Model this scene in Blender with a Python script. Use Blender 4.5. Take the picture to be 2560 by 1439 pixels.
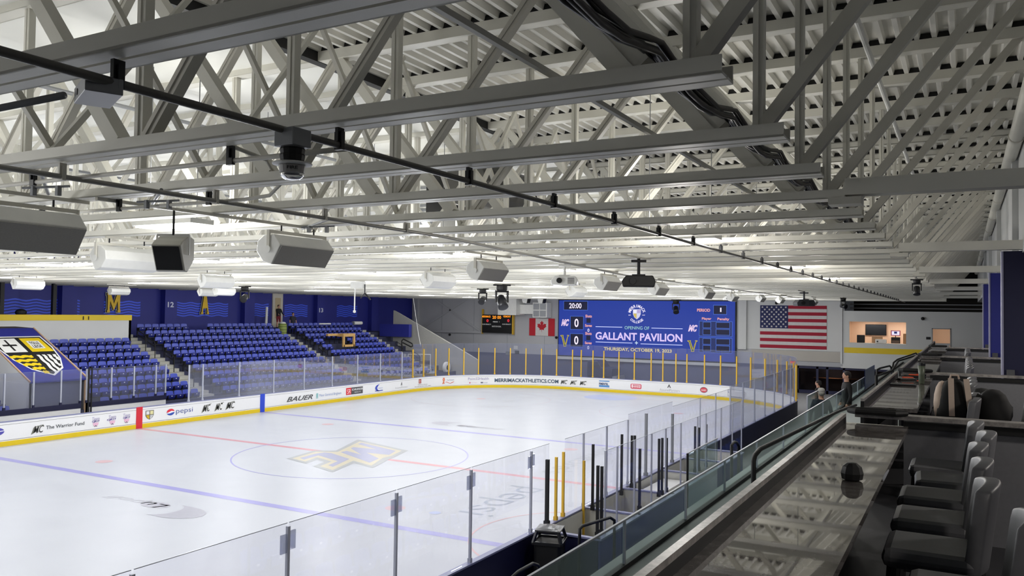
import bpy, math, random
import numpy as np
from mathutils import Matrix, Vector, noise
random.seed(7)
C = bpy.context.scene.collection
SC = bpy.context.scene
for o in list(bpy.data.objects): bpy.data.objects.remove(o)

# ---------------------------------------------------------------- camera
CAM = (21.21, -25.512, 5.763); YAW, PIT, ROLL, FPX = 0.5047, 0.0293, 0.01438, 2042.0
IW, IH = 2560, 1439
def _axes():
    cy, sy, cp, sp = math.cos(YAW), math.sin(YAW), math.cos(PIT), math.sin(PIT)
    f = Vector((-sy*cp, cy*cp, sp)); r = Vector((cy, sy, 0)); u = r.cross(f)
    cr, sr = math.cos(ROLL), math.sin(ROLL)
    return r*cr + u*sr, u*cr - r*sr, f
AR, AU, AF = _axes(); CP = Vector(CAM)
cam = bpy.data.cameras.new('camera'); cam.sensor_fit = 'HORIZONTAL'; cam.sensor_width = 36
cam.lens = 36*FPX/IW; cam.clip_start = .05; cam.clip_end = 300
co = bpy.data.objects.new('camera', cam); C.objects.link(co)
m3 = Matrix((AR, AU, -AF)).transposed(); co.matrix_world = Matrix.Translation(CP) @ m3.to_4x4()
SC.camera = co
def on(ax, val, u, v):            # the real point seen at a photo position, on a known plane of the hall
    d = AF + AR*((u-IW/2)/FPX) - AU*((v-IH/2)/FPX)
    return CP + d*((val-CP[ax])/d[ax])
def proj(q):
    d = Vector(q)-CP; z = d.dot(AF); return (IW/2+FPX*d.dot(AR)/z, IH/2-FPX*d.dot(AU)/z)

# ---------------------------------------------------------------- world, exposure
SC.view_settings.view_transform = 'Standard'; SC.view_settings.look = 'None'
SC.view_settings.exposure = 0.45; SC.view_settings.gamma = 1.0; SC.view_settings.use_curve_mapping = False
W = bpy.data.worlds.new('world'); SC.world = W; W.use_nodes = True
W.node_tree.nodes['Background'].inputs[0].default_value = (.75, .8, .9, 1)
W.node_tree.nodes['Background'].inputs[1].default_value = 0.02
SC.cycles.max_bounces = 8; SC.cycles.transparent_max_bounces = 24; SC.cycles.diffuse_bounces = 4
SC.cycles.glossy_bounces = 3; SC.cycles.caustics_reflective = False; SC.cycles.caustics_refractive = False
SC.cycles.use_light_tree = True
LAMP_W, FILL_OMNI, FILL_UP = 34.0, 86.0, 48.0      # watts per high-bay lamp: its downlight, added all-round fill, added upward fill
LAMPS = [(x, -23.1+6.2*j) for j in range(10) for x in (-14.5, -8.0, -2.0, 4.4, 11.3)]+[(17.3, y) for y in (-12.9, -4.5, 1.7)]

# ---------------------------------------------------------------- materials
def lin(h):
    h = h.lstrip('#'); c = [int(h[i:i+2], 16)/255 for i in (0, 2, 4)]
    return tuple(((x+.055)/1.055)**2.4 if x > .04045 else x/12.92 for x in c)+(1,)
MATS = {}
def mat(name, hexc, rough=.6, metal=0, emit=0, var=.08, scale=6, spec=.5, coat=0, bump=0):
    if name in MATS: return MATS[name]
    m = bpy.data.materials.new(name); m.use_nodes = True; nt = m.node_tree; b = nt.nodes['Principled BSDF']
    c = lin(hexc); b.inputs['Roughness'].default_value = rough; b.inputs['Metallic'].default_value = metal
    b.inputs['Specular IOR Level'].default_value = spec; b.inputs['Coat Weight'].default_value = coat
    b.inputs['Base Color'].default_value = c
    if emit:
        b.inputs['Emission Color'].default_value = c; b.inputs['Emission Strength'].default_value = emit
        b.inputs['Base Color'].default_value = tuple(x*.1 for x in c[:3])+(1,)
    elif var:
        tc = nt.nodes.new('ShaderNodeTexCoord'); n = nt.nodes.new('ShaderNodeTexNoise'); n.inputs['Scale'].default_value = scale
        n.inputs['Detail'].default_value = 3
        r = nt.nodes.new('ShaderNodeMixRGB'); r.inputs[1].default_value = tuple(x*(1-var) for x in c[:3])+(1,)
        r.inputs[2].default_value = tuple(min(1, x*(1+var)) for x in c[:3])+(1,)
        nt.links.new(tc.outputs['Object'], n.inputs['Vector']); nt.links.new(n.outputs['Fac'], r.inputs[0])
        nt.links.new(r.outputs[0], b.inputs['Base Color'])
        if bump:
            bp = nt.nodes.new('ShaderNodeBump'); bp.inputs['Strength'].default_value = bump
            nt.links.new(n.outputs['Fac'], bp.inputs['Height']); nt.links.new(bp.outputs[0], b.inputs['Normal'])
    MATS[name] = m; return m
def glassmat(name, tint, milk=.1, milkcol='c8ccdc', gloss=.12, rough=.02):
    m = bpy.data.materials.new(name); m.use_nodes = True; nt = m.node_tree; nt.nodes.clear()
    out = nt.nodes.new('ShaderNodeOutputMaterial'); t = nt.nodes.new('ShaderNodeBsdfTransparent'); t.inputs[0].default_value = lin(tint)
    d = nt.nodes.new('ShaderNodeBsdfTranslucent'); d.inputs[0].default_value = lin(milkcol)
    d2 = nt.nodes.new('ShaderNodeBsdfDiffuse'); d2.inputs[0].default_value = lin(milkcol)
    g = nt.nodes.new('ShaderNodeBsdfGlossy'); g.inputs['Roughness'].default_value = rough; g.inputs[0].default_value = (1, 1, 1, 1)
    md = nt.nodes.new('ShaderNodeMixShader'); md.inputs[0].default_value = .5
    nt.links.new(d.outputs[0], md.inputs[1]); nt.links.new(d2.outputs[0], md.inputs[2])
    m1 = nt.nodes.new('ShaderNodeMixShader'); m1.inputs[0].default_value = milk
    nt.links.new(t.outputs[0], m1.inputs[1]); nt.links.new(md.outputs[0], m1.inputs[2])
    lw = nt.nodes.new('ShaderNodeFresnel'); lw.inputs[0].default_value = 1.45
    mu = nt.nodes.new('ShaderNodeMath'); mu.operation = 'MULTIPLY'; mu.inputs[1].default_value = gloss*6
    cl = nt.nodes.new('ShaderNodeClamp'); nt.links.new(lw.outputs[0], mu.inputs[0]); nt.links.new(mu.outputs[0], cl.inputs[0])
    m2 = nt.nodes.new('ShaderNodeMixShader'); nt.links.new(cl.outputs[0], m2.inputs[0])
    nt.links.new(m1.outputs[0], m2.inputs[1]); nt.links.new(g.outputs[0], m2.inputs[2]); nt.links.new(m2.outputs[0], out.inputs[0])
    MATS[name] = m; return m

STEEL = mat('painted_steel', 'dddbd1', .45, var=.05, scale=3)
STEEL2 = mat('painted_steel_inner', 'd2cfc4', .5, var=.08, scale=3)
DECK = mat('deck_paint', 'e6e4dc', .5, var=.06, scale=2)
FOIL = mat('white_insulation', 'f0f0ea', .45, var=.03, scale=.7, bump=.15)
BLACK = mat('black_matt', '0b0b0d', .6)
DARKM = mat('black_metal', '17181c', .35)
GREYM = mat('grey_metal', '8d8f92', .4, metal=.3)
SILV = mat('silver_post', 'b4b7c4', .4, metal=0)
WHITE = mat('white_plastic', 'e6e6e2', .4)
WALLW = mat('white_wall', 'cfd0cf', .7, var=.03, scale=1)
WALLG = mat('grey_wall', 'b3b4b8', .7, var=.05, scale=.8)
TAUPE = mat('taupe_wall', 'b5b0a8', .7, var=.03, scale=1)
NAVY = mat('navy_paint', '252b86', .55, var=.06, scale=1)
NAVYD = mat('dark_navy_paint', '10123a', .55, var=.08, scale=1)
WAVE = mat('wave_blue', '3c5cf0', .5, var=0)
YEL = mat('yellow_paint', 'dec010', .5, var=.03)
GOLD = mat('gold_post', 'deb234', .4, var=.04)
BOARD = mat('board_white', 'e9e9ea', .35, var=.02, scale=2)
CONC = mat('concrete', '8f8f90', .8, var=.12, scale=4)
CONCL = mat('light_concrete', 'a9a8a0', .8, var=.1, scale=4)
SEATM = mat('seat_blue', '3a4ab0', .4, var=.05, scale=8)
SEATD = mat('seat_dark', '1c2678', .45, var=.05)
SEATN = mat('near_seat_blue', '1c3f9e', .3, var=.05)
RED = mat('red_paint', 'cf2233', .5, var=.02)
BLUE = mat('blue_paint', '2444c4', .5, var=.02)
GLASS = glassmat('rink_acrylic', 'f4f5fa', .10, 'c4c8dc', gloss=.07)
GLASSN = glassmat('near_acrylic', 'fcfcfe', .008, gloss=.02)
GLASSG = glassmat('green_tempered_glass', 'e9f1f0', .02, '9fb0a8', gloss=.05)
CLEAR = glassmat('clear_dome', 'f0f0f0', .1, gloss=.3)
def icemat():
    m = mat('ice', 'bbbec7', .35, var=.02, scale=.25, spec=.35)
    nt = m.node_tree; b = nt.nodes['Principled BSDF']
    n = nt.nodes.new('ShaderNodeTexNoise'); n.inputs['Scale'].default_value = .6; n.inputs['Detail'].default_value = 4
    tc = nt.nodes.new('ShaderNodeTexCoord'); nt.links.new(tc.outputs['Object'], n.inputs['Vector'])
    mr = nt.nodes.new('ShaderNodeMapRange'); mr.inputs[3].default_value = .28; mr.inputs[4].default_value = .5
    nt.links.new(n.outputs['Fac'], mr.inputs[0]); nt.links.new(mr.outputs[0], b.inputs['Roughness']); return m
ICE = icemat()
def granite(name, c1, c2, rough):
    m = bpy.data.materials.new(name); m.use_nodes = True; nt = m.node_tree; b = nt.nodes['Principled BSDF']
    tc = nt.nodes.new('ShaderNodeTexCoord'); n = nt.nodes.new('ShaderNodeTexNoise'); n.inputs['Scale'].default_value = 9; n.inputs['Detail'].default_value = 9
    n.inputs['Roughness'].default_value = .75; cr = nt.nodes.new('ShaderNodeValToRGB')
    cr.color_ramp.elements[0].position = .38; cr.color_ramp.elements[0].color = lin(c1)
    cr.color_ramp.elements[1].position = .66; cr.color_ramp.elements[1].color = lin(c2)
    nt.links.new(tc.outputs['Object'], n.inputs['Vector']); nt.links.new(n.outputs['Fac'], cr.inputs[0]); nt.links.new(cr.outputs[0], b.inputs['Base Color'])
    b.inputs['Roughness'].default_value = rough; b.inputs['Specular IOR Level'].default_value = 1.0; b.inputs['IOR'].default_value = 1.9
    MATS[name] = m; return m
GRAN = granite('polished_granite', '514d4b', '827d7a', .025)
STONE = granite('rough_stone', '5e5a57', 'b0aaa5', .35)
LEATH = mat('charcoal_vinyl', '626367', .45, var=.1, scale=25, bump=.05)

# ---------------------------------------------------------------- mesh helpers
class MB:
    def __init__(s): s.v = []; s.f = []; s.mi = []; s.mats = []
    def _m(s, m):
        if m is None: return 0
        if m not in s.mats: s.mats.append(m)
        return s.mats.index(m)
    def add(s, vs, fs, m=None):
        k = len(s.v); s.v += [tuple(v) for v in vs]; i = s._m(m)
        for f in fs: s.f.append([k+j for j in f]); s.mi.append(i)
        return s
    def box(s, a, b, m=None):
        (x0, y0, z0), (x1, y1, z1) = a, b
        x0, x1 = min(x0, x1), max(x0, x1); y0, y1 = min(y0, y1), max(y0, y1); z0, z1 = min(z0, z1), max(z0, z1)
        return s.add([(x0,y0,z0),(x1,y0,z0),(x1,y1,z0),(x0,y1,z0),(x0,y0,z1),(x1,y0,z1),(x1,y1,z1),(x0,y1,z1)],
                     [(0,3,2,1),(4,5,6,7),(0,1,5,4),(1,2,6,5),(2,3,7,6),(3,0,4,7)], m)
    def bar(s, p, q, w, h, up=(0, 0, 1), m=None):
        p, q = Vector(p), Vector(q); d = (q-p).normalized(); up = Vector(up)
        a = d.cross(up)
        if a.length < 1e-4: a = d.cross(Vector((1, 0, 0)))
        a.normalize(); b = a.cross(d); a *= w/2; b *= h/2
        vs = [p-a-b, p+a-b, p+a+b, p-a+b, q-a-b, q+a-b, q+a+b, q-a+b]
        return s.add(vs, [(0,1,2,3),(7,6,5,4),(0,4,5,1),(1,5,6,2),(2,6,7,3),(3,7,4,0)], m)
    def tube(s, pts, r, n=8, m=None, caps=True, closed=False):
        P = [Vector(p) for p in pts]; L = len(P); base = len(s.v); R = r if isinstance(r, (list, tuple)) else [r]*L
        prev = None; i0 = s._m(m)
        for i in range(L):
            if closed: d = P[(i+1) % L]-P[i-1]
            else: d = (P[min(i+1, L-1)]-P[max(i-1, 0)])
            d = d.normalized() if d.length > 1e-9 else Vector((0, 0, 1))
            if prev is None:
                a = d.cross(Vector((0, 0, 1)));
                if a.length < 1e-3: a = d.cross(Vector((1, 0, 0)))
            else: a = prev - d*prev.dot(d)
            a.normalize(); prev = a; b = d.cross(a)
            for k in range(n):
                t = 2*math.pi*k/n; s.v.append(tuple(P[i]+(a*math.cos(t)+b*math.sin(t))*R[i]))
        for i in range(L if closed else L-1):
            j = (i+1) % L
            for k in range(n):
                s.f.append([base+i*n+k, base+i*n+(k+1) % n, base+j*n+(k+1) % n, base+j*n+k]); s.mi.append(i0)
        if caps and not closed:
            s.f.append([base+k for k in range(n)][::-1]); s.mi.append(i0)
            s.f.append([base+(L-1)*n+k for k in range(n)]); s.mi.append(i0)
        return s
    def prism(s, poly, ax, lo, hi, m=None):     # polygon in the plane across axis ax
        def P(a, b, c): return {0: (c, a, b), 1: (a, c, b), 2: (a, b, c)}[ax]
        n = len(poly)
        return s.add([P(a, b, lo) for a, b in poly]+[P(a, b, hi) for a, b in poly],
                     [tuple(range(n))[::-1], tuple(range(n, 2*n))]+[(i, (i+1) % n, n+(i+1) % n, n+i) for i in range(n)], m)
    def lathe(s, prof, c=(0, 0, 0), n=20, m=None, ax=2):
        vs = []; fs = []
        for r, z in prof:
            for k in range(n):
                t = 2*math.pi*k/n; a, b = r*math.cos(t), r*math.sin(t)
                q = (a, b, z) if ax == 2 else ((z, a, b) if ax == 0 else (a, z, b)); vs.append((c[0]+q[0], c[1]+q[1], c[2]+q[2]))
        for i in range(len(prof)-1):
            for k in range(n): fs.append((i*n+k, i*n+(k+1) % n, (i+1)*n+(k+1) % n, (i+1)*n+k))
        fs.append(tuple(range(n))[::-1]); fs.append(tuple((len(prof)-1)*n+k for k in range(n)))
        return s.add(vs, fs, m)
    def ball(s, c, r, n=12, m=None):
        rx, ry, rz = r if isinstance(r, (tuple, list)) else (r, r, r)
        prof = [(max(.001, math.sin(math.pi*i/n)), -math.cos(math.pi*i/n)) for i in range(n+1)]
        k = len(s.v); s.lathe(prof, (0, 0, 0), n*2 if n < 10 else 16, m)
        for i in range(k, len(s.v)):
            x, y, z = s.v[i]; s.v[i] = (c[0]+x*rx, c[1]+y*ry, c[2]+z*rz)
        return s
    def mesh(s, name, m=None):
        me = bpy.data.meshes.new(name); me.from_pydata(s.v, [], s.f)
        mm = s.mats if s.mats else ([m] if m else [])
        if m and s.mats and m not in s.mats: mm = list(s.mats)
        for x in mm: me.materials.append(x)
        if s.mats: me.polygons.foreach_set('material_index', s.mi)
        me.update(); return me
    def build(s, name, m=None, parent=None, smooth=False, bevel=0):
        o = bpy.data.objects.new(name, s.mesh(name, m)); C.objects.link(o)
        if parent: o.parent = parent
        if smooth:
            o.data.polygons.foreach_set('use_smooth', [True]*len(o.data.polygons))
        if bevel:
            b = o.modifiers.new('b', 'BEVEL'); b.width = bevel; b.segments = 2; b.limit_method = 'ANGLE'
        return o
def tag(o, label=None, cat=None, group=None, kind=None):
    if label: o['label'] = label
    if cat: o['category'] = cat
    if group: o['group'] = group
    if kind: o['kind'] = kind
    return o
def thing(name, label, cat, loc=(0, 0, 0), rz=0, group=None):
    o = bpy.data.objects.new(name, None); C.objects.link(o); o.location = loc; o.rotation_euler = (0, 0, rz)
    o.empty_display_size = .1
    return tag(o, label, cat, group)
def struct(name, mb, m=None, label=None, parent=None):
    o = mb.build(name, m, parent)
    if not parent: o['kind'] = 'structure'; o['category'] = name.split('_')[0]
    if label: o['label'] = label
    return o
def kids(o): return [c for c in bpy.data.objects if c.parent == o]
def copy_tree(o, parent=None, ch=None):
    c = o.copy(); C.objects.link(c); c.parent = parent
    for k in (ch[o] if ch is not None else kids(o)): copy_tree(k, c, ch)
    return c
def tree_map(o):
    m = {}
    def rec(x):
        m[x] = kids(x)
        for k in m[x]: rec(k)
    rec(o); return m
# ---- lettering: the built-in face turned into a mesh in the xy plane, size = cap height about 1
_tc = {}
def text2d(body, bold=0.0, shear=0.0):
    key = (body, bold, shear)
    if key in _tc: return _tc[key]
    cu = bpy.data.curves.new('t', 'FONT'); cu.body = body; cu.size = 1; cu.offset = bold; cu.shear = shear; cu.resolution_u = 3
    ob = bpy.data.objects.new('t', cu); C.objects.link(ob)
    dg = bpy.context.evaluated_depsgraph_get(); me = bpy.data.meshes.new_from_object(ob.evaluated_get(dg))
    vs = [tuple(v.co) for v in me.vertices]; fs = [tuple(f.vertices) for f in me.polygons]
    bpy.data.objects.remove(ob); bpy.data.curves.remove(cu); bpy.data.meshes.remove(me)
    xs = [v[0] for v in vs]; ys = [v[1] for v in vs]; x0, y0 = min(xs), min(ys); w, h = max(xs)-x0, max(ys)-y0
    _tc[key] = ([((v[0]-x0)/w, (v[1]-y0)/h) for v in vs], fs, w/h); return _tc[key]
def text_on(name, body, org, right, up, m, parent=None, bold=.012, shear=0, w=None, h=None, mb=None):
    """lettering whose lower left corner is org; right/up are unit vectors; w, h its real size"""
    vs, fs, asp = text2d(body, bold, shear)
    if w is None: w = h*asp
    if h is None: h = w/asp
    org, right, up = Vector(org), Vector(right), Vector(up)
    P = [org+right*(a*w)+up*(b*h) for a, b in vs]
    own = mb is None
    if own: mb = MB()
    mb.add(P, fs, m)
    if own: return mb.build(name, None, parent)
    return mb

# ---------------------------------------------------------------- dimensions of the hall
RX, RY, RR = 12.95, 30.5, 8.53
BZ, GZ = .97, 2.80            # board top, glass top
TS, T0 = 1.5495, -24.629      # truss spacing and origin
def TY(k): return T0+TS*k
YEND, YB, XL = 39.8, 39.0, -26.0
ZC, ZT = 6.92, 9.34           # underside of bottom chords, top of top chords

_T = 'twentieth thirtieth fortieth fiftieth sixtieth'.split(); _TT = 'twenty thirty forty fifty sixty'.split()
_B = 'first second third fourth fifth sixth seventh eighth ninth tenth eleventh twelfth thirteenth fourteenth fifteenth sixteenth seventeenth eighteenth nineteenth'.split()
def nth(i):      # 1 -> first
    if i < 20: return _B[i-1]
    return _T[i//10-2] if i % 10 == 0 else _TT[i//10-2]+'-'+_B[i % 10-1]
# ================================================================ SETTING
mb = MB(); mb.box((-26.5, -34, -.3), (30, 46, -.03)); struct('floor', mb, CONC, 'grey concrete floor around the rink')
# ice with its rounded outline
def rink_path(off=0., n=14):      # clockwise seen from above: reading direction for someone on the ice
    P = []; r = RR+off; cx, cy = RX-RR, RY-RR
    def arc(sx, sy, a0, a1):
        for i in range(n+1):
            a = math.radians(a0+(a1-a0)*i/n); P.append((sx*cx+r*math.cos(a), sy*cy+r*math.sin(a)))
    arc(-1, -1, 270, 180); arc(-1, 1, 180, 90); arc(1, 1, 90, 0); arc(1, -1, 0, -90)
    return P
mb = MB(); P = rink_path(.02); mb.add([(x, y, 0) for x, y in P], [tuple(range(len(P)))[::-1]])
mb.add([(x, y, -.05) for x, y in P], [tuple(range(len(P)))])
ice = mb.build('ice_floor', ICE); tag(ice, 'white ice sheet inside the rink boards', 'ice', kind='structure')
def flat(name, polys, m, z=.003, parent=ice):
    mb = MB()
    for p in polys: mb.add([(x, y, z) for x, y in p], [tuple(range(len(p)))])
    return mb.build(name, m, parent)
IRED = mat('ice_red', 'c78f9a', .35, var=.12, scale=3); IBLU = mat('ice_blue', '9795cc', .35, var=.1, scale=3)
IPINK = mat('ice_dot', 'c9a9af', .35, var=.05); IGRY = mat('ice_logo_grey', 'a2a5a9', .35, var=.05); IGLD = mat('ice_logo_gold', 'c3bba5', .35, var=.05)
INAV = mat('ice_logo_navy', '9fa1bb', .35, var=.05); ITXT = mat('ice_text', '949cab', .35, var=.05); ICRE = mat('ice_crease', 'a9b3d6', .35, var=.05)
def rect(x0, y0, x1, y1): return [(x0, y0), (x1, y0), (x1, y1), (x0, y1)]
flat('centre_line', [rect(-RX, -.15, RX, .15)], IRED, .002)
for s in (-1, 1): flat('blue_line', [rect(-RX, s*7.77-.16, RX, s*7.77+.16)], IBLU, .002)
def ring(cx, cy, r, w, a0=0, a1=360, n=72):
    out = []
    for i in range(n):
        a, b = [math.radians(a0+(a1-a0)*(i+k)/n) for k in (0, 1)]
        out.append([(cx+(r+q)*math.cos(t), cy+(r+q)*math.sin(t)) for q, t in ((-w/2, a), (w/2, a), (w/2, b), (-w/2, b))])
    return out
def disc(cx, cy, r, ry=None, n=32): return [(cx+r*math.cos(2*math.pi*i/n), cy+(ry or r)*math.sin(2*math.pi*i/n)) for i in range(n)]
flat('centre_circle', ring(0, 0, 4.57, .06), IBLU, .003)
for s in (-1, 1):
    flat('faceoff_circle', ring(s*6.7, 21.0, 4.57, .05), mat('ice_line_faint', 'b5aab4', .35, var=.05), .003)
    flat('faceoff_dot', [disc(s*6.7, 21.0, .3)], IPINK, .004)
    for t in (-1, 1): flat('faceoff_dot', [disc(s*6.7, t*6.1, .3)], IPINK, .004)
flat('referee_crease', ring(RX, -6.3, 3.05, .06, 90, 270), mat('ice_line_red', 'cba3a8', .35, var=.05), .003)
flat('goal_line', [rect(-10.9, 27.1, 10.9, 27.15)], mat('ice_goal_line', 'bfa5aa', .35), .003)
flat('goal_crease', [disc(0, 27.1, 1.83)], ICRE, .002)
def gp(lst, ox, oy, k): return [tuple(on(2, 0, ox+x/k, oy+y/k)[:2]) for x, y in lst]
O = [(365,422),(800,292),(1150,295),(1500,115),(2310,295),(2080,400),(1990,440),(1740,570),(1440,492),(1100,640),(785,545),(960,475),(850,440),(670,502)]
G = [(455,420),(830,313),(1180,316),(1530,148),(2200,298),(2040,380),(1900,412),(1720,537),(1430,455),(1100,607),(895,545),(1080,470),(850,403),(660,470)]
N1 = [(575,415),(800,350),(960,325),(1075,335),(1370,430),(1100,555),(1030,530),(1180,465),(870,372),(640,440)]
N2 = [(1225,322),(1320,300),(1560,362),(1390,262),(1430,240),(1800,275),(1500,190),(1560,168),(2110,300),(2000,365),(1640,330),(1840,422),(1690,490)]
flat('centre_logo', [gp(O, 660, 1080, 6.4)], IGRY, .005)
flat('centre_logo', [gp(G, 660, 1080, 6.4)], IGLD, .007)
flat('centre_logo', [gp(N1, 660, 1080, 6.4), gp(N2, 660, 1080, 6.4)], INAV, .009)
text_on('ice_lettering', 'pepsi', (8.05, -1.5, .004), (0, -1, 0), (1, 0, 0), ITXT, ice, bold=-.01, w=4.0, h=1.55)
flat('ice_emblem', [disc(8.0, -5.95, .17)], ICRE, .004)
text_on('ice_lettering', "Salvatore's", (7.7, 7.4, .004), (0.02, -1, 0), (1, 0.02, 0), mat('ice_text_faint', 'a8adb6', .35), ice, bold=0, w=6.4, h=1.0)
for (cx, cy, s) in ((.85, -9.75, 1), (-.9, 9.75, -1)):
    seg = [(cx-s*(-.9+1.05*math.cos(t)), cy-s*(.62*math.sin(t))) for t in [math.radians(a) for a in range(100, 262, 10)]]
    seg2 = [(cx-s*(-.35+.55*math.cos(t)), cy-s*(.62*math.sin(t))) for t in [math.radians(a) for a in range(262, 98, -10)]]
    flat('ice_emblem', [seg+seg2], mat('ice_grey', 'aaaab6', .35), .004)
    flat('ice_emblem', [[(cx-s*(.25+.55*math.cos(t)), cy-s*(-.25+.3*math.sin(t))) for t in [math.radians(a) for a in range(0, 360, 15)]]], mat('ice_grey', 'aaaab6', .35), .004)
    text_on('ice_lettering', 'Lupoli', (cx+s*.2, cy+s*.55, .004), (-s, 0, 0), (0, -s, 0), mat('ice_grey', 'aaaab6', .35), ice, bold=0, w=2.6, h=.55, shear=.3)

# walls
mb = MB(); mb.box((XL-.3, -34, 0), (XL, 46, 9.6)); wl = struct('wall_left', mb, NAVY, 'navy painted wall behind the far stand')
mb = MB()
for (ya, yb) in ((-8.2, -4.2), (-3.8, .2), (.9, 5.4), (7.0, 9.6), (11.9, 16.9), (18.6, 20.9), (22.6, 25.2), (28.8, 31.5)):
    if ya in (9.9,): continue
    for i in range(6):
        zz = 6.05-.17*i; pts = []
        n = max(6, int((yb-ya)*5))
        for k in range(n+1):
            y = ya+(yb-ya)*k/n; pts.append((y, zz+.045*math.sin(y*5.2)))
        for a, b in zip(pts, pts[1:]):
            mb.add([(XL+.012, a[0], a[1]-.045), (XL+.012, b[0], b[1]-.045), (XL+.012, b[0], b[1]+.045), (XL+.012, a[0], a[1]+.045)], [(0, 1, 2, 3)])
mb.build('wave_stripes', WAVE, wl)
for y in (-3.0, 4.0, 11.15, 18.1, 25.9, 33.0):
    mb = MB(); mb.box((XL, y, 0), (XL+.45, y+.95, 9.3)); o = struct('pillar_%d' % (1+int((y+3)/7)), mb, NAVY, 'navy painted square column against the left wall'); o['category'] = 'pillar'
for s_, y, z in (('12', 11.35, 5.75), ('13', 26.1, 5.5)):
    text_on('wall_number', s_, (XL+.46, y, z), (0, 1, 0), (0, 0, 1), mat('wall_number_white', 'd8dcf0', .5), wl, bold=.03, h=.36, w=.48)
# block letters M and A on the left wall
def letter(name, label, y, z, w, h, outer, holes):
    t = thing(name, label, 'letter', (XL+.05, y, z), 0)
    for k, (sc, mm, dx) in enumerate(((1.0, mat('letter_outline', 'c9c6ae', .5), 0), (.93, NAVYD, .05), (.84, mat('letter_gold', 'e6bc20', .5), .09))):
        def S(p): return ((.5+(p[0]-.5)*(sc if k == 0 else sc))*w, (.5+(p[1]-.5)*(sc+.05*k if k else sc))*h)
        def inset(poly, d):
            n = len(poly); out = []
            for i in range(n):
                a, b, c = Vector(poly[i-1]), Vector(poly[i]), Vector(poly[(i+1) % n])
                n1 = (b-a).normalized(); n2 = (c-b).normalized(); n1 = Vector((-n1.y, n1.x)); n2 = Vector((-n2.y, n2.x))
                bb = (n1+n2); L = max(bb.length, .6); bb = bb/L; q = b+bb*d/max(.5, bb.dot(n1)); out.append((q.x, q.y))
            return out
        poly = [(a*w, b*h) for a, b in outer]; q = inset(poly, (0, .03, .055)[k])
        m_ = MB()
        fs = bpy_tess(q)
        m_.add([(dx+.04, a, b) for a, b in q]+[(dx, a, b) for a, b in q], fs+[(i, (i+1) % len(q), len(q)+(i+1) % len(q), len(q)+i) for i in range(len(q))], mm)
        m_.build(('letter_outline', 'letter_inline', 'letter_face')[k], None, t)
    return t
from mathutils.geometry import tessellate_polygon
def bpy_tess(q): return [tuple(t) for t in tessellate_polygon([[Vector((a, b, 0)) for a, b in q]])]
MM = [(0,0),(.3,0),(.3,.18),(.26,.18),(.26,.55),(.44,.12),(.56,.12),(.74,.55),(.74,.18),(.7,.18),(.7,0),(1,0),(1,.18),(.96,.18),(.96,.82),(1,.82),(1,1),(.68,1),(.5,.52),(.32,1),(0,1),(0,.82),(.04,.82),(.04,.18),(0,.18)]
AA = [(0,0),(.36,0),(.36,.16),(.32,.16),(.35,.3),(.65,.3),(.68,.16),(.64,.16),(.64,0),(1,0),(1,.16),(.94,.16),(.7,1),(.3,1),(.06,.16),(0,.16)]
a0, a1 = on(0, XL, 261, 782), on(0, XL, 300, 731)
letter('wall_letter', 'yellow block letter M with navy and cream outline on the navy wall', a0.y, a0.z, a1.y-a0.y, a1.z-a0.z, MM, [])
a0, a1 = on(0, XL, 497, 786), on(0, XL, 521, 738)
tA = letter('wall_letter', 'yellow block letter A with navy and cream outline on the navy wall', a0.y, a0.z, a1.y-a0.y, a1.z-a0.z, AA, [])
# end walls
mb = MB(); mb.box((XL-.3, YEND, 2.0), (13.5, YEND+.3, 9.6)); we = struct('wall_end', mb, WALLG, 'light grey end wall carrying flags and the video board')
mb = MB(); mb.box((XL-.3, YEND+.02, 0), (10.2, YEND+.3, 2.0)); struct('wall_end_base', mb, mat('slate_blue_wall', '565a78', .5, var=.08), 'slate blue lower part of the end wall')
mb = MB(); mb.box((2.5, YEND-.03, 3.15), (13.4, YEND, 6.9)); mb.build('white_upper_panel', WALLW, we)
mb = MB(); mb.box((6.7, YEND-.06, 2.35), (13.4, YEND-.03, 3.12)); mb.build('taupe_band', TAUPE, we)
mb = MB()
for x in (-22.5, -18.9, -15.3, -11.5, -9.2, 4.6):
    mb.box((x, YEND-.012, 2.0), (x+.03, YEND, 9.3))
mb.build('wall_seams', mat('seam_grey', '8e9096', .7), we)
mb = MB(); mb.box((5.7, YEND-.28, 3.1), (6.32, YEND-.02, 7.2)); o = struct('pillar_9', mb, WALLW, 'white column to the right of the video board'); o['category'] = 'pillar'
mb = MB(); mb.box((-25.6, YEND-.3, 3.7), (-25.15, YEND-.01, 9.3)); o = struct('pillar_10', mb, WALLG, 'grey steel column in the far left corner'); o['category'] = 'pillar'
br = thing('wall_bracing', 'grey steel cross bracing on the end wall in the far left corner', 'bracing')
for p, q in (((-25.0, 3.9), (-19.6, 6.9)), ((-23.4, 6.95), (-18.1, 3.95))):
    MB().bar((p[0], YEND-.16, p[1]), (q[0], YEND-.16, q[1]), .05, .14).build('diagonal_brace', WALLG, br)
MB().bar((-25.2, YEND-.16, 3.8), (-14.9, YEND-.16, 3.86), .2, .2).build('horizontal_beam', WALLG, br)
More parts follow.
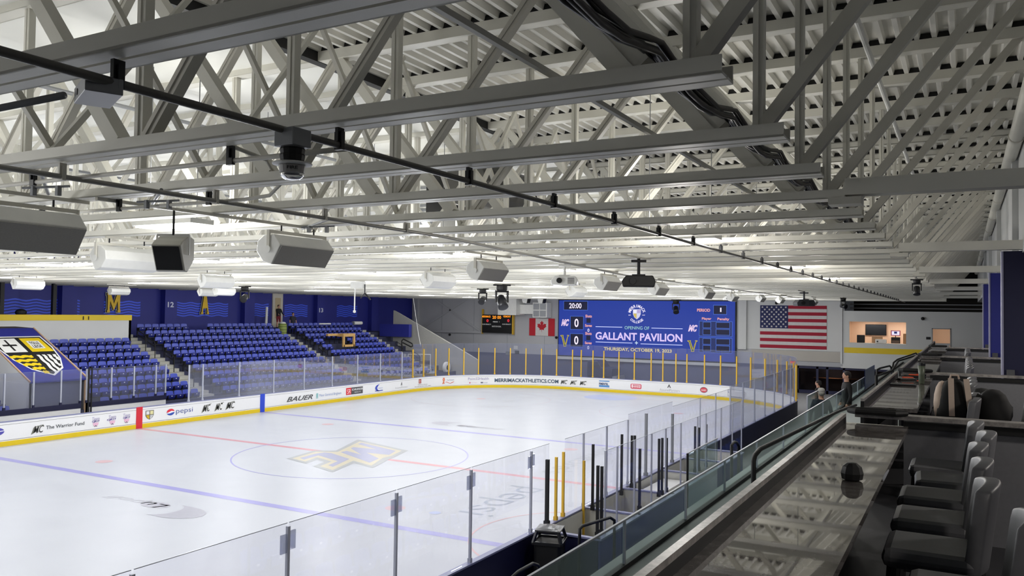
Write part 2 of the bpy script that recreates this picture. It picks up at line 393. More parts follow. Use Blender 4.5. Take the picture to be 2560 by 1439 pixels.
# booth wall on the right, with the lit press room opening and a doorway
def wallY(name, y, x0, x1, z0, z1, holes, m, label, th=.2):
    xs = sorted({x0, x1} | {h[0] for h in holes} | {h[2] for h in holes}); zs = sorted({z0, z1} | {h[1] for h in holes} | {h[3] for h in holes})
    mb = MB()
    for a, b in zip(xs, xs[1:]):
        for c, d in zip(zs, zs[1:]):
            if any(h[0] <= a and b <= h[2] and h[1] <= c and d <= h[3] for h in holes): continue
            mb.box((a, y, c), (b, y+th, d))
    return struct(name, mb, m, label)
HB = (13.9, 3.87, 17.66, 5.42); HD = (19.35, 3.0, 20.42, 4.99)
wb = wallY('wall_booth', YB, 13.46, 30, 2.0, 6.2, [HB, HD], WALLW, 'white wall with the press room opening above the entrance')
MB().box((13.55, YB-.02, 3.12), (19.0, YB, 3.52)).build('yellow_band', YEL, wb)
MB().box((13.3, YB-.1, 2.3), (13.44, YB+.25, 6.9)).build('corner_pipe', WALLW, wb)
# ground floor glazing under the booth wall
gl = thing('window_1', 'navy framed glazed entrance wall below the booth', 'window', kind) if False else None
mb = MB(); mb.box((10.2, YB+.05, 1.85), (30, YB+.2, 2.0)); mb.box((10.2, YB+.05, 0), (30, YB+.2, .25)); mb.box((10.2, YB+.05, 0), (10.3, YEND+.3, 2.0)); mb.box((10.2, YB+.2, 1.95), (13.46, YEND, 2.0))
for x in (10.2, 11.6, 12.3, 13.46, 15.0, 16.6, 18.4, 20.5): mb.box((x, YB+.05, 0), (x+.16, YB+.2, 2.0))
w1 = struct('window_1', mb, NAVYD, 'navy framed entrance glazing below the white booth wall')
MB().box((10.3, YB+.1, .25), (30, YB+.12, 1.85)).build('pane', glassmat('lobby_glass', 'a0a4b0', .004, gloss=.03), w1)
mb = MB(); mb.box((10.2, YB+3.5, 0), (30, YB+3.6, 2.0)); mb.box((10.2, YB+1, 0), (10.3, YB+3.6, 2)); struct('wall_lobby', mb, mat('lobby_wall', '6a5a50', .6), 'dim lobby wall seen through the entrance glazing')
mb = MB(); mb.box((11.2, YB+1.8, 0), (22, YB+2.5, 1.0)); mb.box((11.1, YB+1.7, 1.0), (22.1, YB+2.6, 1.06)); o = mb.build('lobby_counter', mat('orange_wood', 'b5763f', .5, var=.1)); tag(o, 'orange wood counter behind the entrance glazing', 'counter')
mb = MB(); mb.box((13.3, YB+.2, 2.0), (30, YB+3.6, 2.1)); struct('ceiling_lobby', mb, WALLW, 'lobby ceiling')
# room behind the press opening
WARM = mat('warm_wall', 'e6d3c2', .7, var=.03)
mb = MB(); mb.box((13.6, YB+3.4, 3.0), (21.5, YB+3.5, 6.2)); mb.box((13.5, YB+.2, 3.0), (13.6, YB+3.5, 6.2)); mb.box((18.0, YB+.2, 3.0), (18.1, YB+3.5, 6.2)); mb.box((21.4, YB+.2, 3.0), (21.5, YB+3.5, 6.2))
mb.box((13.6, YB+.2, 2.95), (21.5, YB+3.5, 3.0)); mb.box((13.6, YB+.2, 5.6), (21.5, YB+3.4, 5.7)); struct('wall_press_room', mb, WARM, 'warm lit walls of the press room')
for x, y, e in ((15.0, YB+2.2, 20), (17.2, YB+2.0, 20), (20.0, YB+1.6, 13)):
    l = bpy.data.lights.new('downlight', 'AREA'); l.shape = 'DISK'; l.size = .25; l.energy = e; l.color = (1, .82, .66)
    t = thing('downlight', {15.0: 'round downlight over the left of the press room', 17.2: 'round downlight over the right of the press room', 20.0: 'round downlight in the room behind the doorway'}[x], 'light', (x, y, 5.55))
    MB().lathe([(.14, .02), (.14, .05)], n=16).build('lens', mat('warm_lens', 'ffe2c0', emit=6), t)
    lo = bpy.data.objects.new('bulb', l); C.objects.link(lo); lo.parent = t
# dark plenum above the booth wall
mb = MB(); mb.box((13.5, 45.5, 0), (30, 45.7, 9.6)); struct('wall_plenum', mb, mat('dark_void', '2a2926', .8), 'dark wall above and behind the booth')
mb = MB()
for z in (6.45, 6.75): mb.bar((13.5, 43, z), (24, 43, z), .12, .06)
mb.build('plenum_pipes', WALLG, wb)
# right wall, upper part and fins
mb = MB(); mb.box((22.1, -34, 6.9), (22.4, 40, 9.6)); struct('wall_right', mb, WALLW, 'light upper wall along the right side')
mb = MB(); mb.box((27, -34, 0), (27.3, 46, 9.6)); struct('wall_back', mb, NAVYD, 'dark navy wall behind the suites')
mb = MB(); mb.box((22.4, -34, 6.9), (27, 40, 7.0)); struct('ceiling_suites', mb, WALLW, 'ceiling over the back of the suites')
mb = MB(); mb.box((XL, -34.3, 0), (27.3, -34, 9.6)); struct('wall_near', mb, WALLG, 'grey wall at the near end of the hall')
for i, y in enumerate((-9.13, -1.39, 6.36)):
    mb = MB(); mb.box((21.82, y, 3.7), (26.5, y+.35, 6.93)); w = struct('partition_%d' % (i+1), mb, NAVY if i else NAVYD, 'navy wall panel standing square to the right wall'); w['category'] = 'partition'
    MB().box((21.79, y-.01, 3.7), (21.82, y+.36, 6.93)).build('edge_trim', mat('lilac_trim', '9c9cb8', .5), w)
    MB().box((21.86, y-.05, 3.7), (21.98, y-.003, 4.9)).build('corner_guard', mat('guard_grey', '55565a', .5), w)
    mb = MB(); mb.box((22.3, y-.3, 6.93), (22.9, y+.2, 9.4)); mb.build('column_head', WALLW, w)
for i in range(-1, 5):
    y = TY(5+5*i)+1.1
    mb = MB(); mb.box((22.0, y, 6.9), (22.12, y+.3, 9.3)); o = struct('pillar_%d' % (21+i), mb, WALLW, 'pale steel column high on the right wall'); o['category'] = 'pillar'
t = thing('roof_pipe', 'large white pipe running along the top of the right wall', 'pipe')
MB().tube([(21.98, y, 8.75) for y in (-34, -20, -10, 0, 10, 20, 36)], .11, 14).build('pipe', STEEL, t, smooth=True)
for y in range(-30, 36, 4): MB().tube([(21.98, y, 8.75), (21.98, y+.06, 8.75)], .125, 14).build('pipe_collar', STEEL2, t)
# ceiling: ribbed deck at the right, white insulation to the left
def deck(x0, x1):
    mb = MB(); pit = .2032; prof = []
    x = x0
    while x < x1:
        prof += [(x, ZT+.002), (x+.055, ZT+.002), (x+.075, ZT+.078), (x+.183, ZT+.078)]; x += pit
    n = len(prof); ys = (-33, 40)
    mb.add([(a, ys[0], b) for a, b in prof]+[(a, ys[1], b) for a, b in prof], [(i, i+1, n+i+1, n+i) for i in range(n-1)])
    mb.add([(a, ys[0], b+.03) for a, b in prof]+[(a, ys[1], b+.03) for a, b in prof], [(i+1, i, n+i, n+i+1) for i in range(n-1)])
    return mb
struct('ceiling_deck', deck(13.35, 22.3), DECK, 'white ribbed metal roof deck')
mb = MB(); nx, ny = 60, 53*4
vs = []
for j in range(ny+1):
    y = -33+(40+33)*j/ny; ph = ((y-T0)/TS) % 1
    for i in range(nx+1):
        x = XL+(13.3-XL)*i/nx
        z = 9.262+.045*abs(2*ph-1)**1.0+.015*math.sin(x*1.7+math.floor((y-T0)/TS)*2.1)
        vs.append((x, y, z))
mb.add(vs, [(j*(nx+1)+i, (j+1)*(nx+1)+i, (j+1)*(nx+1)+i+1, j*(nx+1)+i+1) for j in range(ny) for i in range(nx)])
o = struct('ceiling', mb, FOIL, 'white sagging insulation blanket under the roof')
o.data.polygons.foreach_set('use_smooth', [True]*len(o.data.polygons))
mb = MB(); mb.box((13.22, -33, 9.2), (13.36, 40, 9.44)); struct('trim_1', mb, BLACK, 'black edge strip where the insulation meets the ribbed deck')
mb = MB(); mb.box((XL-.3, -34, 9.6), (27.3, 46, 9.8)); struct('roof_slab', mb, CONC, 'roof above the deck')

# ================================================================ TRUSSES
XB0, PB = 19.96, 4.16
nodes_b = [XB0-PB*i for i in range(0, 12)]
def chord_box(x0, x1, y, z0, z1, w, gap=.012):
    mb = MB(); t = .014
    mb.box((x0, y-w, z0), (x1, y-gap, z0+t)); mb.box((x0, y+gap, z0), (x1, y+w, z0+t))
    mb.box((x0, y-w, z0), (x1, y-w+t, z1)); mb.box((x0, y+w-t, z0), (x1, y+w, z1)); return mb
ZB1 = 7.012; ZTB = 9.21
M_ = {}
def member(p, q, w, d, rib=True):
    mb = MB(); P, Q = Vector((p[0], 0, p[1])), Vector((q[0], 0, q[1]))
    if rib:       # double angle: two legs with a slot between, open towards the camera
        dr = (Q-P).normalized(); nrm = Vector((-dr.z, 0, dr.x))
        for s in (-1, 1): mb.bar(P+nrm*s*w*.27, Q+nrm*s*w*.27, w*.44, d, up=(0, 1, 0))
        mb.bar(P, Q, w*.12, d*1.25, up=(0, 1, 0))
    else: mb.bar(P, Q, w, d, up=(0, 1, 0))
    return mb
def template():
    L = []
    L.append(('bottom_chord', chord_box(-25.9, 20.2, 0, ZC, ZB1, .115), STEEL))
    mb = MB(); mb.box((-25.9, -.1, ZTB), (22.05, .1, ZTB+.02)); mb.box((-25.9, -.1, ZT-.02), (22.05, .1, ZT)); mb.box((-25.9, -.1, ZTB), (22.05, -.085, ZT)); mb.box((-25.9, .085, ZTB), (22.05, .1, ZT))
    L.append(('top_chord', mb, STEEL))
    mb = MB(); mb.box((13.4, -.09, ZT+.003), (22.05, .09, ZT+.07)); L.append(('flute_shade_strip', mb, BLACK))  # black bar standing in for the unlit deck flutes above the chord
    for i, xb in enumerate(nodes_b):
        if xb-.2 > -25.5:
            L.append(('vertical', member((xb+(.03 if i else .06), ZB1-.06), (xb+(.03 if i else .06), ZTB+.02), .095 if i else .07, .08), STEEL))
            if i: L.append(('vertical', member((xb+PB/2 if i > 1 else xb-PB/2, ZB1-.06), (xb+PB/2 if i > 1 else xb-PB/2, ZTB+.02), .09, .07), STEEL)) if i > 1 else None
        if xb-PB/2 > -25.8:
            L.append(('diagonal', member((xb-.22, ZB1-.01), (xb-PB/2-.05, ZTB+.03), .20 if i == 0 else .12, .12, i == 0), STEEL))
        if i: L.append(('diagonal', member((xb+.1, ZB1-.01), (xb+PB/2-.1, ZTB+.03), .095, .09), STEEL2))
    L.append(('end_diagonal', member((XB0+.08, ZB1-.01), (21.85, ZTB+.06), .09, .08, False), STEEL2))
    return [x for x in L if x]
T = template(); TM = [(n, mb.mesh(n, m), n) for n, mb, m in T]
web = MB()
for n, mb, m in T:
    if n in ('vertical', 'diagonal', 'end_diagonal'): web.add(mb.v, mb.f, m)
WEBM = web.mesh('web_members')
ORD = ['nearest', 'second', 'third', 'fourth', 'fifth', 'sixth', 'seventh', 'eighth', 'ninth', 'tenth', 'eleventh', 'twelfth']
NT = 42
for k in range(-1, NT):
    if k <= 0: lab = 'pale steel roof truss behind the top edge of the picture, %s of two' % ('nearer' if k < 0 else 'farther')
    elif k <= 12: lab = '%s long white steel roof truss from the camera, crossing over the rink' % ORD[k-1]
    else: lab = 'distant white steel roof truss, %s counting away from the camera' % nth(k)
    t = thing('roof_truss', lab, 'roof truss', (0, TY(k), 0), 0, 'parallel roof trusses over the rink')
    for n, me, _ in TM:
        if k > 12 and n in ('vertical', 'diagonal', 'end_diagonal'): continue
        o = bpy.data.objects.new(n, me); C.objects.link(o); o.parent = t
    if k > 12:
        o = bpy.data.objects.new('web_members', WEBM); C.objects.link(o); o.parent = t
# tie beams to the wall columns
for k in (0, 5, 10, 15, 20, 25, 30, 35):
    t = thing('tie_beam', {5: 'long pale steel beam from the fifth truss to the right edge', 10: 'pale steel beam joining the tenth truss to the front navy panel', 15: 'pale steel beam joining a truss to the middle navy panel', 20: 'pale steel beam joining a truss to the rear navy panel'}.get(k, 'distant pale beam between a truss end and the right wall'), 'beam', (0, TY(k)-.02, 0), 0, 'tie beams to the right wall')
    mb = MB(); mb.box((20.2, -.1, 6.95), (24, .1, 7.11)); mb.build('beam', STEEL, t)
    mb = MB(); mb.box((20.05, -.115, 6.86), (20.35, .115, 6.93)); mb.build('splice_plate', STEEL2, t)
# bracing between trusses
def brace_row(x, zlow, lab):
    t = thing('truss_bridging', lab, 'bracing')
    t0 = t
    for k in range(1, 12):
        MB().bar((x, TY(k)+.02, 7.02), (x, TY(k-1), 9.1), .05, .055, up=(1, 0, 0)).build('cross_brace', STEEL2, t)
        MB().bar((x+.06, TY(k)-.02, 7.02), (x+.06, TY(k+1), 9.1), .05, .055, up=(1, 0, 0)).build('cross_brace', STEEL, t)
for x, w_ in ((14.7, 'nearest the ribbed deck edge'), (7.4, 'over the right half of the ice'), (0.2, 'along the middle of the rink')):
    brace_row(x, 0, 'row of crossed steel braces between trusses, '+w_)
t = thing('bridging_bar', 'thin straight steel bar lying across the bottom chords near their right ends', 'bracing')
MB().bar((19.25, -27, 7.06), (19.25, 20, 7.04), .03, .03).build('bar', STEEL, t)
t = thing('sprinkler_pipe', 'slim white pipe sloping down the ribbed deck towards the right', 'pipe')
MB().tube([tuple(on(2, 8.9, 2142, 50)), tuple(on(2, 8.9, 2288, 450))], .035, 10).build('pipe', WHITE, t)
for j, (x, z) in enumerate(((10.4, 8.7), (4.0, 8.75), (-3, 8.75))):
    t = thing('sprinkler_pipe', ('thin grey sprinkler pipe under the insulation nearest the deck edge', 'thin grey sprinkler pipe above the right side of the ice', 'thin grey sprinkler pipe above the left side of the ice')[j], 'pipe')
    MB().tube([(x, -28, z), (x, 38, z)], .03, 8).build('pipe', GREYM, t)
    for y in range(-24, 10, 3): MB().tube([(x, y, z), (x, y, 9.25)], .006, 5).build('hanger_rod', GREYM, t)
# cable bundle hanging along the truss ends
cb = thing('cable_bundle', 'thick bundle of black cables draped over the truss ends', 'cables')
for j in range(9):
    pts = []; ox, oz = random.uniform(-.07, .07), random.uniform(-.03, .05)
    for k in range(0, 22):
        for s in range(6):
            f = s/6; y = TY(k)+TS*f; sag = -.13*math.sin(math.pi*f)*(1+.25*random.random()*(j % 3))
            pts.append((19.86+ox*(1+.5*math.sin(f*3.1+j)), y, 7.12+oz+sag*.6))
    MB().tube(pts, .014, 6).build('cable', mat('grey_cable', '5a5652', .5) if j % 2 else DARKM, cb, smooth=True)
# conduits running the length of the hall
def conduit(lab, pts, r, m, clamps, cm=DARKM):
    t = thing('conduit', lab, 'conduit'); MB().tube(pts, r, 10).build('pipe', m, t, smooth=True)
    for p in clamps:
        mb = MB(); mb.box((p[0]-.03, p[1]-.015, p[2]-.03), (p[0]+.03, p[1]+.015, p[2]+.085)); mb.box((p[0]-.012, p[1]-.03, p[2]+.02), (p[0]+.012, p[1]+.03, p[2]+.11)); mb.build('clamp', cm, t)
    return t
CG = mat('conduit_grey', '6f6d69', .4, metal=.3)
conduit('dark conduit running the length of the hall under the trusses, carrying the strobe', [(17.76, y, 6.8) for y in (-27, -22.2)]+[(17.76, y, 6.8) for y in (-21.8, -15, -5, 10, 36)], .022, CG, [(17.76, TY(k)-.02, 6.8) for k in range(0, 36)])
conduit('pair of grey conduits running along the left of the strobe line', [(14.85, -27, 6.8), (14.85, -16, 6.8), (14.55, -14, 6.8), (13.1, -4, 6.8), (13.0, 30, 6.8)], .022, mat('conduit_light', 'aaa8a2', .4, metal=.2), [(14.85, TY(k), 6.8) for k in range(0, 6)], STEEL2)
conduit('thin conduit clipped under the second truss and bending down behind the strobe', [(9.5, TY(2)+.16, 6.82), (17.0, TY(2)+.16, 6.82), (17.66, TY(2)+.16, 6.82)], .018, STEEL2, [(x, TY(2)+.15, 6.82) for x in (12.5, 14.2, 16.6)])
conduit('thin conduit clipped under the third truss with an upturned end', [(9.5, TY(3)+.14, 6.82), (15.1, TY(3)+.14, 6.82), (15.42, TY(3)+.14, 6.84), (15.6, TY(3)+.1, 6.93), (15.72, TY(3)-.2, 7.1), (15.9, TY(3)-.9, 7.12)], .018, STEEL2, [(x, TY(3)+.13, 6.82) for x in (11.8, 13.2, 14.6)])
conduit('grey conduit reaching from the left edge to the junction box', [(14.0, TY(1)-.05, 6.76), (17.4, TY(1)-.05, 6.78)], .018, GREYM, [])
# fire strobe
fx, fy = 17.78, -21.98
t = thing('fire_strobe', 'fire alarm horn strobe with clear dome hanging under the second truss', 'fire alarm', (fx, fy, 6.78))
MB().box((-.075, -.075, -.075), (.075, .075, .03)).build('junction_box', GREYM, t, bevel=.006)
mb = MB(); mb.lathe([(.07, -.08), (.075, -.09), (.07, -.115), (.075, -.125), (.07, -.15), (.07, -.165)], n=12); mb.build('horn', BLACK, t)
MB().lathe([(.05, -.165), (.115, -.168), (.115, -.176), (.05, -.185)], n=28).build('flange', WHITE, t)
mb = MB(); mb.lathe([(.078, -.184), (.072, -.225)], n=20); mb.build('collar', mat('strobe_grey', 'a9a7a4', .4), t)
MB().lathe([(.07, -.225), (.066, -.245), (.045, -.262), (.004, -.268)], n=20).build('dome', CLEAR, t, smooth=True)
text_on('lettering', 'FIRE', (.082*.7-.03*.7, -.082*.7-.03*.7, -.212), (.707, .707, 0), (0, 0, 1), BLACK, t, bold=.02, h=.018, w=.06)
t = thing('junction_box', 'grey steel electrical box under the nearest truss at upper left', 'electrical box', (17.62, -23.1, 6.77), math.radians(-25))
MB().box((-.16, -.08, -.03), (.16, .08, .045)).build('box', GREYM, t, bevel=.004)
MB().tube([(-.06, -.083, .008), (-.06, -.079, .008)], .016, 12).build('knockout', BLACK, t)
MB().lathe([(.05, .045), (.03, .085)], n=12).build('mount', BLACK, t)
# beam clamps with paired spotlights hanging from the left pipes
for j, (u, v) in enumerate(((115, 470), (395, 505), (795, 568))):
    p = on(2, 6.85, u, v)
    t = thing('clamp_bar', ('short bar with two clamps near the left edge', 'short bar with two clamps above the small black fronted speaker', 'short bar with two clamps above the middle speaker')[j], 'clamp', p)
    MB().tube([(-.2, -.1, .0), (.2, .1, .02)], .012, 8).build('bar', GREYM, t)
    for s in (-1, 1): MB().box((s*.11-.02, s*.05-.02, -.07), (s*.11+.02, s*.05+.02, .02)).build('clamp', GREYM, t)
    MB().tube([(-.7, .45, .05), (.5, -.35, .05)], .018, 8).build('rail', GREYM, t)

# ================================================================ HANGING EQUIPMENT
GRIL = mat('speaker_grille', 'a3a19c', .7, var=.1, scale=60); GRIB = mat('speaker_grille_black', '101114', .8)
def speaker(lab, u, v, L=1.0, s=1.0, face=1, grille=None, group='hanging speakers', drop=.12, z=6.87, gname=None):
    p = on(2, z, u, v)
    t = thing('hanging_speaker', lab, 'speaker', p, 0, group)
    a, b = .17*s, .20*s; top = -drop
    prof = [(-.10*s, top), (.08*s, top), (.20*s, top-.14*s), (.04*s, top-.40*s), (-.12*s, top-.36*s), (-.24*s, top-.22*s), (-.22*s, top-.08*s)]
    if face < 0: prof = [(-x, z_) for x, z_ in prof][::-1]
    MB().prism([(x, z_) for x, z_ in prof], 1, -L/2, L/2).build('cabinet', WHITE, t, bevel=.012)
    x0, z0, x1, z1 = .20*s*face, top-.14*s, .04*s*face, top-.40*s; nx_, nz_ = (.26*s*face, -.16*s); q = math.hypot(nx_, nz_); nx_, nz_ = nx_/q*.012, nz_/q*.012
    mb = MB(); mb.add([(x0+nx_, -L/2+.015, z0+nz_-.012), (x0+nx_, L/2-.015, z0+nz_-.012), (x1+nx_, L/2-.015, z1+nz_+.012), (x1+nx_, -L/2+.015, z1+nz_+.012)], [(0, 1, 2, 3)])
    mb.add([(x0, -L/2+.015, z0-.012), (x0, L/2-.015, z0-.012), (x1, L/2-.015, z1+.012), (x1, -L/2+.015, z1+.012)], [(3, 2, 1, 0)])
    mb.f += [[0, 4, 5, 1], [1, 5, 6, 2], [2, 6, 7, 3], [3, 7, 4, 0]]; mb.mi += [0]*4
    mb.build('grille', grille or GRIL, t)
    mb = MB(); mb.box((-.02, -L/2-.02, top+.02), (.02, L/2+.02, top+.06)); mb.box((-.025, -L/2-.03, top-.2*s), (.025, -L/2-.01, top+.06)); mb.box((-.025, L/2+.01, top-.2*s), (.025, L/2+.03, top+.06)); mb.build('bracket', STEEL2, t)
    mb = MB(); mb.tube([(0, -L*.3, top+.04), (0, -L*.3, .02)], .012, 6); mb.tube([(0, L*.3, top+.04), (0, L*.3, .02)], .012, 6); mb.build('hanger', DARKM, t)
    MB().lathe([(.05*s, -L/2-.032), (.05*s, -L/2-.036)], (0, 0, top-.2*s), 12, ax=1).build('pivot_knob', WHITE, t)
    return t
speaker('large white horn speaker with dark grille cut by the left edge', 45, 492, 1.25, 1.1)
speaker('white horn speaker with grey grille left of centre, largest fully seen', 745, 572, 1.05, 1.0)
speaker('white horn speaker with grey grille above the blue goal end, third along the row', 1222, 640, 1.0, .95)
speaker('white horn speaker half hidden behind the black projector', 1522, 680, 1.0, .95)
speaker('white horn speaker just right of the black projector', 1648, 700, 1.0, .95)
speaker('white horn speaker above the right part of the video board', 1768, 714, 1.0, .95)
speaker('white round ended speaker above the right corner of the video board', 1833, 728, .9, .9)
speaker('small white speaker above the left of the striped flag', 1903, 733, .9, .8)
speaker('small white speaker above the star field of the flag', 1952, 738, .9, .8)
speaker('small white speaker above the flag stripes', 2036, 744, .9, .8)
for lab, u, v in (('white speaker cabinet seen from behind at left, its grille turned away', 318, 602), ('white speaker cabinet seen from behind above the letter A', 540, 678), ('white speaker cabinet seen from behind above the fan', 1095, 672), ('white speaker cabinet seen from behind left of the video board', 1440, 708),
                  ('far white speaker over the left stand near the left edge', 70, 690), ('far white speaker hanging in front of the letter M', 297, 713), ('far white speaker hanging just left of the letter A', 520, 716), ('far white speaker hanging just right of the letter A', 560, 712)):
    speaker(lab, u, v, 1.1, 1.0, -1)
# the black fronted speaker on a single pole
p = on(2, 6.87, 435, 530)
t = thing('monitor_speaker', 'tilted grey speaker with square black grille hanging from a single pole', 'speaker', p)
t.rotation_euler = (0, 0, math.radians(62))
MB().tube([(0, 0, .02), (0, 0, -.27)], .014, 8).build('pole', DARKM, t)
mb = MB(); mb.bar((-.19, 0, -.27), (.19, 0, -.27), .012, .03); mb.bar((-.19, 0, -.27), (-.19, 0, -.5), .03, .01); mb.bar((.19, 0, -.27), (.19, 0, -.5), .03, .01); mb.build('yoke', WHITE, t)
mb = MB(); prof = [(-.2, -.30), (-.05, -.27), (.12, -.34), (.2, -.40), (.06, -.69), (-.02, -.70), (-.2, -.55)]
mb.prism([(b, z) for b, z in prof], 0, -.17, .17); mb.build('cabinet', mat('speaker_grey', 'c4c2b8', .5), t, bevel=.012)
d = Vector((0, .29, .14)).normalized()*.01
mb = MB(); Q = [(-.15, .195, -.42), (.15, .195, -.42), (.15, .07, -.68), (-.15, .07, -.68)]
mb.add([tuple(Vector(q)+d) for q in Q]+Q, [(0, 1, 2, 3), (7, 6, 5, 4), (0, 4, 5, 1), (1, 5, 6, 2), (2, 6, 7, 3), (3, 7, 4, 0)]); mb.build('grille', GRIB, t)
t.rotation_euler = (0, 0, math.radians(180+28))
# projectors
def mrail(t, p, m=None):
    k = math.floor((p[1]-T0)/TS); a, b = TY(k)-.1-p[1], TY(k+1)+.1-p[1]
    MB().box((-.02, a, 6.885-p[2]), (.02, b, 6.922-p[2])).build('mounting_rail', m or STEEL2, t)
for t_ in [o for o in bpy.data.objects if o.parent is None and o.name.startswith(('hanging_speaker', 'monitor_speaker'))]:
    rz_ = t_.rotation_euler[2]; t_.rotation_euler[2] = 0; mrail(t_, t_.location); t_.rotation_euler[2] = rz_
    if rz_:
        r_ = [c for c in bpy.data.objects if c.parent == t_ and c.name.startswith('mounting_rail')][0]; r_.rotation_euler[2] = -rz_
def projector(lab, u, v, m, s, rz, lens=True, drop=.45, sn='projector'):
    p = on(2, 6.87, u, v); t = thing(sn, lab, 'projector', p, rz)
    MB().prism([(-.33*s, -drop-.12*s), (.33*s, -drop-.12*s), (.36*s, -drop), (.30*s, -drop+.12*s), (-.26*s, -drop+.12*s), (-.36*s, -drop)], 1, -.24*s, .24*s).build('body', m, t, bevel=.02)
    MB().lathe([(.075*s, -.24*s), (.07*s, -.30*s)], (-.12*s, 0, -drop), 18, ax=1).build('lens', BLACK, t)
    mb = MB(); mb.tube([(0, 0, .02), (0, 0, -drop+.1*s)], .035*s, 10); mb.box((-.16*s, -.05, -.06), (.16*s, .05, -.01)); mb.box((-.14*s, -.14*s, -drop+.12*s), (.14*s, .14*s, -drop+.15*s)); mb.build('ceiling_mount', m, t)
    mb = MB()
    for i in range(6): mb.box((.1*s, -.245*s, -drop-.08*s+i*.028*s), (.28*s, -.238*s, -drop-.068*s+i*.028*s))
    mb.build('vent', BLACK, t); mrail(t, p); bpy.data.objects[[c.name for c in bpy.data.objects if c.parent == t and c.name.startswith('mounting_rail')][0]].rotation_euler[2] = -rz
    return t
projector('black video projector on a black ceiling pole', 1597, 648, BLACK, .95, math.radians(20))
projector('white video projector hanging left of the black one', 1412, 660, WHITE, .85, math.radians(20), drop=.38)
projector('dark projector above the star field of the flag', 2010, 730, mat('projector_grey', '3a3b3f', .5), 1.2, math.radians(30), drop=.5)
projector('small white projector above the right end of the video board', 1822, 733, WHITE, .8, math.radians(20), drop=.25)
# moving head lights
def mover(lab, u, v, s=1.0, rz=0, tilt=.4):
    p = on(2, 6.87, u, v); t = thing('stage_light', lab, 'stage light', p, rz, 'black moving head stage lights')
    MB().lathe([(.10*s, 0), (.12*s, -.03*s), (.12*s, -.10*s), (.09*s, -.13*s)], n=14).build('base', BLACK, t)
    mb = MB(); mb.box((-.15*s, -.03*s, -.38*s), (-.12*s, .03*s, -.12*s)); mb.box((.12*s, -.03*s, -.38*s), (.15*s, .03*s, -.12*s)); mb.box((-.15*s, -.03*s, -.16*s), (.15*s, .03*s, -.12*s)); mb.build('yoke', BLACK, t)
    mb = MB(); mb.lathe([(.07*s, -.14*s), (.10*s, -.10*s), (.105*s, .08*s), (.115*s, .16*s), (.09*s, .165*s)], n=16)
    R_ = Matrix.Rotation(math.pi/2+tilt, 3, 'X'); mb.v = [tuple(R_ @ Vector(q)+Vector((0, 0, -.36*s))) for q in mb.v]; mb.build('head', DARKM, t, smooth=True)
    mb = MB(); mb.tube([(-.2*s, 0, .0), (.2*s, 0, 0)], .02*s, 8); mb.build('clamp_bar', BLACK, t); mrail(t, p); bpy.data.objects[[c.name for c in bpy.data.objects if c.parent == t and c.name.startswith('mounting_rail')][0]].rotation_euler[2] = -rz
mover('black moving head light over the left stand', 612, 716, 1.6, .5); mover('small black spotlight over the scoreboard', 1207, 722, 1.5, .2)
mover('large black moving head light above the small scoreboard', 1255, 712, 1.9, .9, .9); mover('black moving head light before the video board', 1690, 750, 2.0, .4, .8)
mover('black moving head light hanging at the right near the truss ends', 2292, 699, .85, 0, 1.2); mover('black spotlight on a short pole right of the flag', 2108, 745, 1.3, 1.0, .2)
# ceiling fan and microphone
p = on(2, 6.87, 895, 704); t = thing('hanging_microphone', 'white microphone on a thin drop rod over centre ice', 'microphone', p)
MB().box((-.3, -.1, -.25), (.3, .1, -.0)).build('box', WHITE, t); mrail(t, p); MB().tube([(-.15, 0, -.25), (-.15, 0, -1.15)], .025, 8).build('rod', WHITE, t); MB().ball((-.15, 0, -1.18), .06, 8).build('microphone_head', WHITE, t)
mb = MB(); mb.tube([(.35, 0, -.1), (.35, 0, -.45), (.15, 0, -.65)], .025, 6); mb.tube([(.35, 0, -.45), (.6, .05, -.7)], .03, 6); mb.build('cable_arms', DARKM, t)
# heater and duct above the trusses
t = thing('duct_unit', 'white boxed duct with grey louvre among the trusses', 'duct', tuple(on(1, TY(9)+.7, 1075, 530))[:2]+(0,))
MB().box((-1.1, -.45, 7.6), (.6, .45, 8.7)).build('housing', WHITE, t); MB().tube([(-1, 0, 8.7), (-1, 0, 9.4)], .02, 6).tube([(.5, 0, 8.7), (.5, 0, 9.4)], .02, 6).build('hanger_rod', GREYM, t); mb = MB()
for i in range(9): mb.box((.05, -.47, 7.7+i*.1), (.55, -.45, 7.76+i*.1))
mb.build('louvre', GREYM, t)
t = thing('round_duct', 'dark ribbed round duct hanging above the trusses', 'duct', tuple(on(1, TY(9)+.5, 1240, 505))[:2]+(0,))
MB().lathe([(.48, -1.3), (.5, -1.28), (.5, 1.2), (.44, 1.22)], (0, 0, 8.4), 22, ax=1).build('body', mat('duct_grey', '5b5a57', .5, metal=.4), t)
mb = MB()
for i in range(14): mb.box((-.9, -1.2+i*.09, 7.8), (-.55, -1.16+i*.09, 8.6))
mb.box((-.95, -1.25, 7.75), (-.5, -1.28, 8.65)); mb.build('louvre', BLACK, t)
